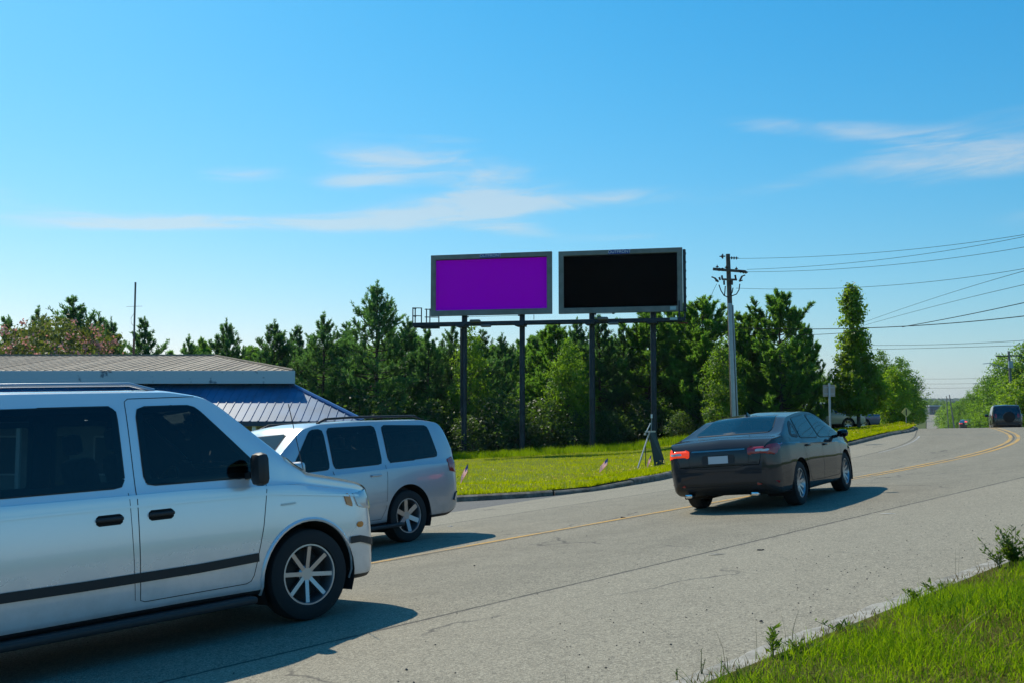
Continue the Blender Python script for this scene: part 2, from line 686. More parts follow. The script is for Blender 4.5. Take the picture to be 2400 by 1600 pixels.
S_ROAD = np.concatenate([np.arange(-45, 80, 0.5), np.arange(80, 260, 5), np.arange(260, 1400, 20)])
tag(strip('road', S_ROAD, -_RE, left_edge(S_ROAD), 16, 0.0, M_ROAD), kind='structure')

# asphalt forecourt and its mouth towards the road
S_LOT = np.arange(-45, 24.1, 0.5)


def lot_z(P, s, t, k):
    k2 = sstep(0, 0.35, k)
    return P[:, 2] * (1 - k2) + (lawn_z(P[:, 0], P[:, 1]) - 0.10) * k2 - 0.006


tag(strip('forecourt', S_LOT, left_edge(S_LOT) - 0.02, 46.0, 22, 0.0, M_LOT, zf=lot_z), kind='structure')

# painted lines: sheets 4 mm above the asphalt, worn through in places
M_YEL = bpy.data.materials.new('worn_yellow_paint')
M_YEL.use_nodes = True
t_ = NT(M_YEL.node_tree)
_b = M_YEL.node_tree.nodes['Principled BSDF']
_ob = t_.n('ShaderNodeTexCoord').outputs['Object']
_k = t_.math('ADD', t_.math('MULTIPLY', t_.noise(_ob, 1.0, 3, .6), .5), t_.math('MULTIPLY', t_.noise(_ob, 26.0, 4, .7), .5))
t_.link(t_.mix(t_.maprange(_k, 0.46, 0.60), (0.50, 0.285, 0.055, 1), (0.25, 0.215, 0.15, 1)), _b.inputs['Base Color'])
_b.inputs['Roughness'].default_value = 0.8
M_WHT = bpy.data.materials.new('worn_white_paint')
M_WHT.use_nodes = True
t_ = NT(M_WHT.node_tree)
_b = M_WHT.node_tree.nodes['Principled BSDF']
_ob = t_.n('ShaderNodeTexCoord').outputs['Object']
_k = t_.math('ADD', t_.math('MULTIPLY', t_.noise(_ob, .6, 3, .6), .5), t_.math('MULTIPLY', t_.noise(_ob, 20.0, 4, .7), .5))
t_.link(t_.mix(t_.maprange(_k, 0.36, 0.52), (0.42, 0.42, 0.40, 1), (0.26, 0.255, 0.235, 1)), _b.inputs['Base Color'])
_b.inputs['Roughness'].default_value = 0.8
S_Y = np.concatenate([np.arange(-45, 80, 0.5), np.arange(80, 400, 10)])
tag(strip('road_marking', S_Y, 0.05, 0.165, 1, 0.004, M_YEL), kind='structure')
S_Y2 = np.concatenate([np.arange(20, 80, 0.5), np.arange(80, 400, 10)])
tag(strip('road_marking', S_Y2, -0.21, -0.095, 1, 0.004, M_YEL), kind='structure')
tag(strip('road_marking', np.arange(31, 43, 0.5), 3.30, 3.37, 1, 0.004, M_WHT), kind='structure')

# lawn on the far side: from the kerb back to the tree line
KERB = [(-60, 34.5), (-32, 31.0), (-16, 28.6), (-8, 27.2), (-4.2, 26.3), (-1.77, 25.43), (-0.65, 24.8), (0.64, 24.35), (1.9, 24.7), (3.96, 27.44), (5.05, 29.2)]
for s_ in np.arange(26.5, 84, 1.5):
    p_ = road_pt(s_, left_edge(s_) + 0.12)
    KERB.append((float(p_[0]), float(p_[1])))
KERB = np.array(KERB)


def resample(P, step):
    d_ = np.concatenate([[0], np.cumsum(np.linalg.norm(np.diff(P, axis=0), axis=1))])
    n = int(d_[-1] / step) + 1
    q = np.linspace(0, d_[-1], n)
    return np.stack([np.interp(q, d_, P[:, i]) for i in range(P.shape[1])], -1)


KR = resample(KERB, 0.5)


def surf_z(x, y):
    """height of road or forecourt just below a point"""
    dx = np.interp(_S, _S, _CX) - x
    i = int(np.argmin((_CX - x) ** 2 + (_CY - y) ** 2))
    th = _TH[i]
    t = -(x - _CX[i]) * math.cos(th) + (y - _CY[i]) * math.sin(th)
    zr = _CZ[i] - _E[i] * t
    le = float(left_edge(_S[i]))
    if t <= le:
        return float(zr)
    k = float(sstep(0, 0.35, (t - le) / (46 - le)))
    return float(zr * (1 - k) + (lawn_z(x, y) - 0.10) * k)


KZ = np.array([surf_z(x, y) for x, y in KR])
KZ = np.convolve(np.pad(KZ, 4, mode='edge'), np.ones(9) / 9, mode='valid')
nrow = 70
LV = []
for j in range(nrow + 1):
    k = (j / nrow) ** 1.6
    bx = KR[:, 0] * 1.15 + 1.0
    by = np.full(len(KR), 118.0) + np.maximum(KR[:, 0], 0) * 0.2
    x = KR[:, 0] * (1 - k) + bx * k
    y = KR[:, 1] * (1 - k) + by * k
    d_ = np.hypot(x - KR[:, 0], y - KR[:, 1])
    kk = sstep(0.0, 3.2, d_)
    bump_ = 0.05 * np.sin(x * 0.9 + y * .3) * np.sin(y * 0.7 - x * .2) * kk
    z = (KZ + 0.135) * (1 - kk) + np.maximum(np.where(y > 62, lawn_z(x, y) - 0.035 * (y - 62), lawn_z(x, y)), -4) * kk + bump_ + 0.16 * np.exp(-((d_ - 2.5) / 1.6) ** 2)
    LV.append(np.stack([x, y, z], -1))
LV = np.array(LV)
nK = len(KR)
LF = np.array([(j * nK + i, j * nK + i + 1, (j + 1) * nK + i + 1, (j + 1) * nK + i) for j in range(nrow) for i in range(nK - 1)])
tag(np_mesh('lawn', LV.reshape(-1, 3), LF, M_LAWN, smooth=True), kind='structure')
_lawn_bvh = BVHTree.FromPolygons([tuple(p) for p in LV.reshape(-1, 3)], [tuple(int(i) for i in f) for f in LF])


def lawn_at(x, y):
    h = _lawn_bvh.ray_cast(Vector((x, y, 30)), Vector((0, 0, -1)))
    return h[0].z if h[0] else float(lawn_z(x, y))


# broken concrete kerb stones along the lawn
M_KERB = mat('kerb_concrete', (0.20, 0.185, 0.15), 0.9, c2=(0.09, 0.08, 0.06), vscale=5, bump=0.6, bscale=30)
kerb_root = tag(empty('kerb', (float(KR[120][0]), float(KR[120][1]), float(KZ[120]))), kind='structure')
kl = np.concatenate([[0], np.cumsum(np.linalg.norm(np.diff(KR, axis=0), axis=1))])
KE = resample(KERB, 0.12)
ke_l = np.concatenate([[0], np.cumsum(np.linalg.norm(np.diff(KE, axis=0), axis=1))])
rk = random.Random(3)
pos = 52.0
kb = kerb_root.location
while pos < kl[-1] - 1.0:
    ln = rk.choice([1.5, 2.2, 2.8, 3.0])
    a, b = pos, min(pos + ln, kl[-1])
    pos = b + rk.choice([0.03, 0.05, 0.12])
    mb = MB()
    q = np.linspace(a, b, 7)
    rise = rk.uniform(0.10, 0.15)
    tilt = rk.uniform(-0.02, 0.02)
    rings = []
    for qi in q:
        x, y = np.interp(qi, kl, KR[:, 0]), np.interp(qi, kl, KR[:, 1])
        x2, y2 = np.interp(qi + 0.1, kl, KR[:, 0]), np.interp(qi + 0.1, kl, KR[:, 1])
        dx, dy = x2 - x, y2 - y
        L_ = math.hypot(dx, dy) or 1
        nx, ny = dy / L_, -dx / L_           # towards the road
        z = float(np.interp(qi, kl, KZ))
        jit = rk.uniform(-0.012, 0.012)
        sec = [(0.17 + jit, -0.12), (0.15 + jit, rise * .75 + tilt), (0.11 + jit, rise + tilt), (-0.05, rise + 0.005 + tilt), (-0.06, -0.12)]
        rings.append([(x + nx * o - kb.x, y + ny * o - kb.y, z + h - kb.z) for o, h in sec])
    V = [p for r_ in rings for p in r_]
    F = [tuple(range(5)), tuple(reversed(range(30, 35)))]
    for i in range(6):
        for k in range(5):
            k2 = (k + 1) % 5
            F.append((i * 5 + k, i * 5 + k2, (i + 1) * 5 + k2, (i + 1) * 5 + k))
    mb.add(V, F).build('kerb_stone', M_KERB, kerb_root)

# near verge with its low concrete edge
S_V = np.concatenate([np.arange(-45, 90, 0.5)])


def verge_z(P, s, t, k):
    d_ = -(t + _RE)
    base = road_pt(s, np.full_like(s, -_RE))[:, 2]
    return base + 0.046 + 0.0777 * np.minimum(d_, 1.0) + 0.05 * sstep(0.1, 1.2, d_) + 0.045 * np.minimum(d_, 7) * sstep(4, 11, s) * sstep(.2, 2.5, d_) + 0.02 * np.sin(s * 2.1) * np.sin(d_ * 1.7) * sstep(.2, 1, d_)


vg = []
tcol = -_RE - np.array([0.20, 0.32, .5, .8, 1.2, 1.7, 2.3, 3, 4, 5, 6, 8, 11, 16, 24, 40])
for tcv in tcol:
    P = road_pt(S_V, np.full_like(S_V, tcv))
    P[:, 2] = verge_z(P, S_V, np.full_like(S_V, tcv), 0)
    vg.append(P)
vg = np.array(vg)
nS = len(S_V)
VF = np.array([(j * nS + i + 1, j * nS + i, (j + 1) * nS + i, (j + 1) * nS + i + 1) for j in range(len(tcol) - 1) for i in range(nS - 1)])
tag(np_mesh('grass_verge', vg.reshape(-1, 3), VF, M_VERGE, smooth=True), kind='structure')
_verge_bvh = BVHTree.FromPolygons([tuple(p) for p in vg.reshape(-1, 3)], [tuple(int(i) for i in f) for f in VF])


def verge_at(x, y):
    h = _verge_bvh.ray_cast(Vector((x, y, 30)), Vector((0, 0, -1)))
    return h[0].z if h[0] else None


M_EDGE = mat('pale_edge_concrete', (0.36, 0.34, 0.29), 0.9, c2=(0.20, 0.185, 0.15), vscale=7, bump=0.7, bscale=45)
edge_root = tag(empty('concrete_edging', tuple(road_pt(6.0, -_RE))), kind='structure')
eo = edge_root.location
pos = -6.0
rk = random.Random(11)
while pos < 30:
    ln = rk.uniform(0.9, 2.4)
    q = np.linspace(pos, pos + ln, max(6, int(ln / .12)))
    pos += ln + 0.003
    jit0 = rk.uniform(-.02, .02)
    V, F = [], []
    for i, qi in enumerate(q):
        o1 = -_RE + 0.05 + jit0 + rk.uniform(-.018, .018)
        o2 = -_RE - 0.26 + rk.uniform(-.03, .03)
        hz = 0.026 + rk.uniform(-.005, .005)
        for o, h in ((o1, -0.05), (o1, hz * .5), (o1 - 0.03, hz), (o2, hz + 0.008), (o2, -0.05)):
            p_ = road_pt(qi, o)
            V.append((p_[0] - eo.x, p_[1] - eo.y, p_[2] + h - eo.z))
    nq = len(q)
    F = [tuple(range(5)), tuple(reversed(range((nq - 1) * 5, nq * 5)))]
    for i in range(nq - 1):
        for k in range(5):
            k2 = (k + 1) % 5
            F.append((i * 5 + k, i * 5 + k2, (i + 1) * 5 + k2, (i + 1) * 5 + k))
    MB().add(V, F).build('edging_stone', M_EDGE, edge_root)

# land on both sides of the road beyond the crest
S_F = np.concatenate([np.arange(58, 100, 2), np.arange(100, 300, 10), np.arange(300, 1400, 40)])


def far_z(P, s, t, k):
    base = np.interp(s, _S, _CZ)
    d_ = np.abs(t)
    return base + 0.10 * np.minimum(1, (d_ - 3) / 3) + 0.01 * np.minimum(d_, 60) * sstep(60, 200, s) - 0.5 * sstep(80, 57, s)


tag(strip('roadside', S_F, 3.9, 160, 14, 0, M_FIELD, zf=far_z), kind='structure')
tag(strip('roadside', S_F, -_RE + 0.0, -170, 14, 0, M_FIELD, zf=far_z), kind='structure')

# wooded hills far away
M_HILL = mat('hill_woods', (0.022, 0.045, 0.020), 1.0, c2=(0.040, 0.066, 0.026), vscale=.02, spec=0.0)
for hi, (y0, x0, x1, htop, sd_) in enumerate(((1500, 450, 1100, 20, 1), (2600, 600, 1900, 44, 2))):
    xs = np.linspace(x0, x1, 520)
    rg = np.random.default_rng(sd_)
    prof = np.zeros_like(xs)
    for k in range(1, 9):
        prof += rg.normal() * np.sin(xs / (900 / k) + rg.uniform(0, 6)) / k
    prof = htop * (0.78 + 0.09 * prof)
    rows = []
    for j in range(16):
        k = j / 15
        jit = rg.uniform(-1, 1, len(xs)) * 3.0 * (0.3 + k)
        z = -14 + (prof + 14) * np.sin(k * math.pi / 2) ** 0.8 + jit
        rows.append(np.stack([xs + rg.uniform(-3, 3, len(xs)), y0 + 260 * k + rg.uniform(-8, 8, len(xs)), z], -1))
    n = len(xs)
    HF = np.array([(j * n + i, j * n + i + 1, (j + 1) * n + i + 1, (j + 1) * n + i) for j in range(15) for i in range(n - 1)])
    tag(np_mesh('hills', np.array(rows).reshape(-1, 3), HF, M_HILL), kind='structure')

# ================================================================== vehicles
M_GLASS = mat('tinted_glass', (0.012, 0.016, 0.018), 0.03, spec=0.9, coat=0.6)
M_CLEAR = bpy.data.materials.new('window_glass')
M_CLEAR.use_nodes = True
_t = NT(M_CLEAR.node_tree)
_t.t.nodes.remove(_t.t.nodes['Principled BSDF'])
_tr = _t.n('ShaderNodeBsdfTransparent')
_tr.inputs[0].default_value = (0.30, 0.37, 0.38, 1)
_gl = _t.n('ShaderNodeBsdfGlossy')
_gl.inputs['Roughness'].default_value = 0.015
_fr = _t.n('ShaderNodeFresnel')
_fr.inputs[0].default_value = 1.6
_mx = _t.n('ShaderNodeMixShader')
_t.link(_fr.outputs[0], _mx.inputs[0])
_t.link(_tr.outputs[0], _mx.inputs[1])
_t.link(_gl.outputs[0], _mx.inputs[2])
_t.link(_mx.outputs[0], _t.t.nodes['Material Output'].inputs[0])
M_CLOTH = mat('seat_cloth', (0.055, 0.055, 0.06), 0.9, vary=.3, vscale=8)
M_BLACKP = mat('black_plastic', (0.018, 0.018, 0.019), 0.55)
M_WELL = mat('wheel_well', (0.010, 0.010, 0.010), 0.9)
M_TYRE = mat('tyre_rubber', (0.016, 0.016, 0.016), 0.85, bump=0.2, bscale=60)
M_RIM = mat('alloy_rim', (0.42, 0.43, 0.45), 0.32, metal=0.9)
M_CHROME = mat('chrome', (0.75, 0.76, 0.78), 0.12, metal=1.0)
M_REDL = mat('red_lens', (0.30, 0.008, 0.010), 0.12, coat=1.0)
M_REDLIT = mat('lit_red_lens', (0.9, 0.05, 0.01), 0.2, emit=(1.0, 0.06, 0.01), estr=0.55)
M_CLEARL = mat('clear_lens', (0.50, 0.52, 0.55), 0.22, metal=0.35, coat=1.0)
M_AMBER = mat('amber_lens', (0.6, 0.18, 0.01), 0.15, coat=1.0)
M_PLATE = mat('plate_white', (0.55, 0.57, 0.58), 0.4)
M_SEAM = mat('panel_gap', (0.006, 0.006, 0.006), 0.9)


def paint(name, color, metal=0.0, rough=0.28, coat=.8, dust=.35, spec=.5):
    """car paint: dark trim on the inner side, road dust low on the flanks"""
    if name in MATS:
        return MATS[name]
    m = mat(name, color, rough, metal=metal, coat=coat, spec=spec)
    t = NT(m.node_tree)
    b = m.node_tree.nodes['Principled BSDF']
    ob = t.n('ShaderNodeTexCoord').outputs['Object']
    sx_ = t.n('ShaderNodeSeparateXYZ')
    t.link(ob, sx_.inputs[0])
    low = t.maprange(sx_.outputs[2], 0.25, 0.95, 1.0, 0.0)
    nz = t.maprange(t.noise(ob, 3.5, 5, .65), 0.3, 0.7)
    k = t.math('MULTIPLY', t.math('MULTIPLY', low, t.math('ADD', nz, .35)), dust, clamp=True)
    c = t.mix(k, (*color, 1), (0.22, 0.195, 0.16, 1))
    bk = t.n('ShaderNodeNewGeometry').outputs['Backfacing']
    t.link(t.mix(bk, c, (0.035, 0.035, 0.038, 1)), b.inputs['Base Color'])
    t.link(t.math('ADD', t.math('MULTIPLY', k, .5), rough), b.inputs['Roughness'])
    t.link(t.math('MULTIPLY', t.math('SUBTRACT', 1.0, k), coat), b.inputs['Coat Weight'])
    return m


def smooth_tab(tab, sig=0.05):
    tab = sorted(tab)
    xs = np.array([p[0] for p in tab])
    zs = np.array([p[1] for p in tab])
    q = np.arange(xs[0] - 0.3, xs[-1] + 0.3, 0.01)
    z = np.interp(q, xs, zs)
    n = int(3 * sig / 0.01)
    ker = np.exp(-0.5 * (np.arange(-n, n + 1) * 0.01 / sig) ** 2)
    ker /= ker.sum()
    zz = np.convolve(np.pad(z, n, mode='edge'), ker, mode='valid')
    edge = np.minimum(np.abs(q - xs[0]), np.abs(q - xs[-1]))
    k = np.clip(edge / (2 * sig), 0, 1)
    zz = zz * k + z * (1 - k)
    return lambda x: np.interp(x, q, zz)


def crom(P, sub):
    """Catmull-Rom through the points P (k,2) with sub[i] pieces per span"""
    out = []
    n = len(P)
    for i in range(n - 1):
        p0 = P[max(i - 1, 0)]
        p1, p2 = P[i], P[i + 1]
        p3 = P[min(i + 2, n - 1)]
        for j in range(sub[i]):
            t = j / sub[i]
            out.append(0.5 * ((2 * p1) + (-p0 + p2) * t + (2 * p0 - 5 * p1 + 4 * p2 - p3) * t * t + (-p0 + 3 * p1 - 3 * p2 + p3) * t ** 3))
    out.append(P[-1])
    return np.array(out)


class Car:
    def __init__(self, name, spec, bodymat, label, cat, group=None):
        self.sp = spec
        self.root = empty(name)
        tag(self.root, label, cat, group)
        self.bodymat = bodymat
        self.holes = []
        self.real_glass = True
        self.make_body()

    def make_body(self):
        sp = self.sp
        L, Wd = sp['L'], sp['W']
        top = smooth_tab(sp['top'], sp.get('sig', 0.05))
        belt = smooth_tab(sp['belt'], 0.08)
        bot = smooth_tab(sp['bot'], 0.05)
        plan = smooth_tab(sp['plan'], 0.04)
        Hh = sp['H']
        xs = np.arange(-L / 2, L / 2 + 1e-6, 0.035)
        ex = np.array([0.004, 0.010, 0.018, 0.027])
        xs = np.unique(np.round(np.concatenate([xs, [L / 2], -L / 2 + ex, L / 2 - ex]), 4))
        sub = [3, 3, 3, 7, 11, 3, 9, 4, 6]
        rows = []
        for x in xs:
            zt, zb, zl = float(top(x)), float(bot(x)), float(belt(x))
            wv = Wd / 2 * float(plan(x))
            zl = min(zl, zt - 0.05)
            zb = min(zb, zl - 0.06)
            k = np.clip((zt - zl) / (Hh - zl), 0, 1)
            roofy = sp['roofw'] / 2 * float(plan(x) ** 0.5)
            ysh = 0.965 * wv
            zr = zl + (zt - zl) * (0.80 if zt - zl > 0.15 else 0.6)
            yr = ysh - (ysh - roofy) * ((zr - zl) / (Hh - zl)) ** 1.1
            yr = min(yr, ysh - 0.01)
            P = np.array([(0, zb), (0.78 * wv, zb), (0.935 * wv, zb + 0.025), (0.972 * wv, zb + 0.11 * (zl - zb) / .7),
                          (1.0 * wv, zb + 0.52 * (zl - zb)), (0.990 * wv, zl - 0.055), (ysh, zl), (yr, zr),
                          (yr * 0.86 if k > .3 else yr * .93, zt - 0.028 - 0.012 * k), (0.0, zt)])
            rows.append(crom(P, sub))
        rows = np.array(rows)                      # (nx, m, 2)
        nx, m = rows.shape[0], rows.shape[1]
        V = []
        idx = np.zeros((nx, 2 * m - 2), int)
        c = 0
        for i in range(nx):
            for j in range(m):
                V.append((xs[i], rows[i, j, 0], rows[i, j, 1]))
                idx[i, j] = c
                c += 1
            for j in range(m - 2, 0, -1):
                V.append((xs[i], -rows[i, j, 0], rows[i, j, 1]))
                idx[i, 2 * m - 2 - j] = c
                c += 1
        V = np.array(V)
        nc = 2 * m - 2
        F, J = [], []
        for i in range(nx - 1):
            for j in range(nc):
                j2 = (j + 1) % nc
                F.append((idx[i, j], idx[i, j2], idx[i + 1, j2], idx[i + 1, j]))
                J.append(j if j < m - 1 else nc - 1 - j)
        J = np.array(J)
        F = np.array(F)
        caps = [tuple(int(q) for q in idx[0, ::-1]), tuple(int(q) for q in idx[-1])]
        self.bvh = BVHTree.FromPolygons([tuple(p) for p in V], [tuple(int(q) for q in f) for f in F] + caps)
        # wheel arches
        cen = V[F].mean(axis=1)
        keep = np.ones(len(F), bool)
        Ra = sp['Ra']
        V2 = V.copy()
        js = 3 + 3
        for xa in (sp['xf'], sp['xr']):
            dist = np.hypot(cen[:, 0] - xa, cen[:, 2] - sp['R'])
            side = (np.abs(cen[:, 1]) > 0.55 * Wd / 2) & (dist < Ra) & (J < 30)
            under = (J <= 5) & (np.abs(cen[:, 0] - xa) < Ra * 0.97) & (np.abs(cen[:, 1]) > 0.50 * Wd / 2)
            keep &= ~(side | under)
        used_rm = np.unique(F[~keep].ravel())
        used_kp = np.unique(F[keep].ravel())
        bd = np.intersect1d(used_rm, used_kp)
        for vi in bd:
            x, y, z = V[vi]
            for xa in (sp['xf'], sp['xr']):
                dx, dz = x - xa, z - sp['R']
                r_ = math.hypot(dx, dz)
                if r_ < Ra * 1.35 and abs(y) > 0.8 * Wd / 2 and z > sp['R'] * 0.6:
                    V2[vi, 0] = xa + dx / r_ * Ra
                    V2[vi, 2] = sp['R'] + dz / r_ * Ra
        clad = sp.get('clad', 7)
        mi = np.where(J <= clad, 1, 0)[keep]
        o = np_mesh('body', V2, [F[keep], np.array([caps[0]]), np.array([caps[1]])], [self.bodymat, M_BLACKP], self.root, smooth=True,
                    mi=np.concatenate([mi, [0, 0]]))
        o.data.set_sharp_from_angle(angle=R(50))
        self.body = o
        # dark wells and lips
        for xa in (sp['xf'], sp['xr']):
            for sg in (-1, 1):
                mb = MB()
                n = 20
                P, Fq = [], []
                for k in range(n + 1):
                    a = R(-25) + (R(230)) * k / n
                    for yy in (Wd / 2 * 0.965, Wd / 2 * 0.5):
                        P.append((xa + (Ra + .004) * math.cos(a), sg * yy, sp['R'] + (Ra + .004) * math.sin(a)))
                for k in range(n):
                    Fq.append((2 * k, 2 * k + 1, 2 * k + 3, 2 * k + 2))
                Fq.append(tuple(2 * k + 1 for k in range(n + 1)))
                mb.add(P, Fq)
                mb.build('wheel_well', M_WELL, self.root)
        if sp.get('lip'):
            for xa in (sp['xf'], sp['xr']):
                for sg in (-1, 1):
                    pts = []
                    for k in range(25):
                        a = R(-12) + R(204) * k / 24
                        x, z = xa + (Ra + .012) * math.cos(a), sp['R'] + (Ra + .012) * math.sin(a)
                        h = self.bvh.ray_cast(Vector((x, sg * 2, z)), Vector((0, -sg, 0)))
                        if h[0]:
                            pts.append(h[0])
                    if len(pts) > 4:
                        MB().tube(pts, 0.018, 6).build('arch_trim', M_BLACKP if sp['lip'] == 'black' else self.bodymat, self.root, smooth=True)

    # --- things laid on the body surface
    def patch(self, poly, view, name, m, off=0.004, nu=14, nv=10, rnd=2, parent=None, side=1, skirt=0.012, label=None):
        """poly: convex polygon in the view plane; view 'side' (x,z), 'rear'/'front' (y,z), 'top' (x,y)"""
        P = np.array(poly, float)
        if rnd:
            rad = {1: .025, 2: .065}[rnd] if name in ('window', 'windscreen', 'rear_window', 'quarter_window') else .022
            Q = []
            for i in range(len(P)):
                a, b, c_ = P[i - 1], P[i], P[(i + 1) % len(P)]
                l1, l2 = np.linalg.norm(a - b), np.linalg.norm(c_ - b)
                r1, r2 = min(rad, l1 * .4), min(rad, l2 * .4)
                q1, q2 = b + (a - b) / l1 * r1, b + (c_ - b) / l2 * r2
                for t in np.linspace(0, 1, 6):
                    Q.append(q1 * (1 - t) ** 2 + 2 * b * t * (1 - t) + q2 * t * t)
            P = np.array(Q)
        v0, v1 = P[:, 1].min(), P[:, 1].max()
        if name in ('window', 'windscreen', 'rear_window') and nu > 10:
            nu, nv, off = 30, 24, max(off, .007)
        if m is M_GLASS and self.real_glass:
            m = M_CLEAR
            area = 0.5 * np.sum(P[:, 0] * np.roll(P[:, 1], -1) - np.roll(P[:, 0], -1) * P[:, 1])
            sgn = 1 if area > 0 else -1
            def inset(w_):
                Q = []
                for i in range(len(P)):
                    d1 = P[i] - P[i - 1]
                    d2 = P[(i + 1) % len(P)] - P[i]
                    n1 = np.array([-d1[1], d1[0]]) / (np.linalg.norm(d1) + 1e-9)
                    n2 = np.array([-d2[1], d2[0]]) / (np.linalg.norm(d2) + 1e-9)
                    n_ = n1 + n2
                    n_ /= np.linalg.norm(n_) + 1e-9
                    Q.append(P[i] + n_ * sgn * w_)
                return np.array(Q)
            self.holes.append((view, side, inset(.012)))
            ring = inset(.017)
            self.line(np.concatenate([ring, ring[:1]]), view, 'window_seal', M_BLACKP, wid=.052, off=.0045, side=side)
        G = []
        L = self.sp['L']
        for j in range(nv + 1):
            vv = v0 + (v1 - v0) * (0.001 + 0.998 * (0.5 - 0.5 * math.cos(math.pi * j / nv) if nv > 12 else j / nv))
            xsn = []
            for i in range(len(P)):
                a, b = P[i], P[(i + 1) % len(P)]
                if (a[1] - vv) * (b[1] - vv) <= 0 and a[1] != b[1]:
                    xsn.append(a[0] + (b[0] - a[0]) * (vv - a[1]) / (b[1] - a[1]))
            lo, hi = min(xsn), max(xsn)
            row = []
            for i in range(nu + 1):
                uu = lo + (hi - lo) * i / nu
                if view == 'side':
                    o, d = Vector((uu, side * 3, vv)), Vector((0, -side, 0))
                elif view == 'rear':
                    o, d = Vector((-L / 2 - 2, uu, vv)), Vector((1, 0, 0))
                elif view == 'front':
                    o, d = Vector((L / 2 + 2, uu, vv)), Vector((-1, 0, 0))
                else:
                    o, d = Vector((uu, vv, 5)), Vector((0, 0, -1))
                h = self.bvh.ray_cast(o, d)
                glass_ = name in ('windscreen', 'rear_window')
                if h[0] is not None and view in ('rear', 'front') and not glass_ and (h[0] - o).length > 2.9:
                    h = (None,)
                if h[0] is not None and view in ('rear', 'front') and not glass_ and vv < 1.2 and (h[0] - o).length > 2.42:
                    h = (None,)
                if h[0] is None:
                    g = Vector((uu, side * self.sp['W'] * .45, vv)) if view == 'side' else Vector((-L / 2, uu, vv)) if view == 'rear' \
                        else Vector((L / 2, uu, vv)) if view == 'front' else Vector((uu, vv, 1))
                    hn = self.bvh.find_nearest(g)
                    nn = hn[1] if hn[1].dot(d) < 0 else -hn[1]
                    row.append((hn[0], nn))
                else:
                    nn = h[1]
                    if nn.dot(d) > 0:
                        nn = -nn
                    row.append((h[0], nn))
            G.append(row)
        flat = [q for r_ in G for q in r_ if q]
        if not flat:
            return None
        H_ = np.array([[tuple(q[0]) for q in r_] for r_ in G])
        for _ in range(2):                       # even out facets
            H2 = H_.copy()
            H2[1:-1, 1:-1] = (H_[1:-1, 1:-1] * 2 + H_[:-2, 1:-1] + H_[2:, 1:-1] + H_[1:-1, :-2] + H_[1:-1, 2:]) / 6
            H_ = H2
        gu, gv_ = np.gradient(H_, axis=1), np.gradient(H_, axis=0)
        N_ = np.cross(gu, gv_)
        N_ /= np.linalg.norm(N_, axis=2, keepdims=True) + 1e-12
        if (N_ * np.array([[tuple(q[1]) for q in r_] for r_ in G])).sum() < 0:
            N_ = -N_
        for j in range(len(G)):
            for i in range(len(G[j])):
                n0 = G[j][i][1]
                n1 = Vector(N_[j, i])
                if n1.dot(n0) < .5:
                    n1 = n0
                G[j][i] = (Vector(H_[j, i]), n1)
        V, F = [], []
        last = flat[0]
        for r_ in G:
            for q in r_:
                q = q or last
                last = q
                V.append(q[0] + q[1] * off)
        w_ = nu + 1
        for j in range(nv):
            for i in range(nu):
                F.append((j * w_ + i, j * w_ + i + 1, (j + 1) * w_ + i + 1, (j + 1) * w_ + i))
        ring = [i for i in range(w_)] + [j * w_ + nu for j in range(1, nv + 1)] + [nv * w_ + i for i in range(nu - 1, -1, -1)] + [j * w_ for j in range(nv - 1, 0, -1)]
        k0 = len(V)
        allq = [q for r_ in G for q in r_]
        last = flat[0]
        fixed = []
        for q in allq:
            q = q or last
            last = q
            fixed.append(q)
        for i in ring:
            V.append(fixed[i][0] - fixed[i][1] * skirt)
        n = len(ring)
        for i in range(n):
            F.append((ring[i], ring[(i + 1) % n], k0 + (i + 1) % n, k0 + i))
        o = MB().add(V, F).build(name, m, parent or self.root, smooth=True, autosmooth=50)
        if label:
            o['label'] = label
        return o

    def line(self, pts, view, name='panel_gap', m=None, wid=0.006, off=0.0016, side=1, parent=None):
        V, F = [], []
        P = resample(np.array(pts, float), 0.05)
        for i, p in enumerate(P):
            d_ = P[min(i + 1, len(P) - 1)] - P[max(i - 1, 0)]
            d_ /= np.linalg.norm(d_)
            nrm = np.array([-d_[1], d_[0]])
            for sg in (-.5, .5):
                q = p + nrm * wid * sg
                if view == 'side':
                    o, dd = Vector((q[0], side * 3, q[1])), Vector((0, -side, 0))
                elif view == 'rear':
                    o, dd = Vector((-9, q[0], q[1])), Vector((1, 0, 0))
                elif view == 'front':
                    o, dd = Vector((9, q[0], q[1])), Vector((-1, 0, 0))
                else:
                    o, dd = Vector((q[0], q[1], 5)), Vector((0, 0, -1))
                h = self.bvh.ray_cast(o, dd)
                if h[0] is None:
                    return None
                nn = h[1] if h[1].dot(dd) < 0 else -h[1]
                V.append(h[0] + nn * off)
        for i in range(len(P) - 1):
            F.append((2 * i, 2 * i + 1, 2 * i + 3, 2 * i + 2))
        return MB().add(V, F).build(name, m or M_SEAM, parent or self.root)

    def surf(self, x, z, side):
        h = self.bvh.ray_cast(Vector((x, side * 3, z)), Vector((0, -side, 0)))
        return h[0] if h[0] else Vector((x, side * self.sp['W'] / 2, z))

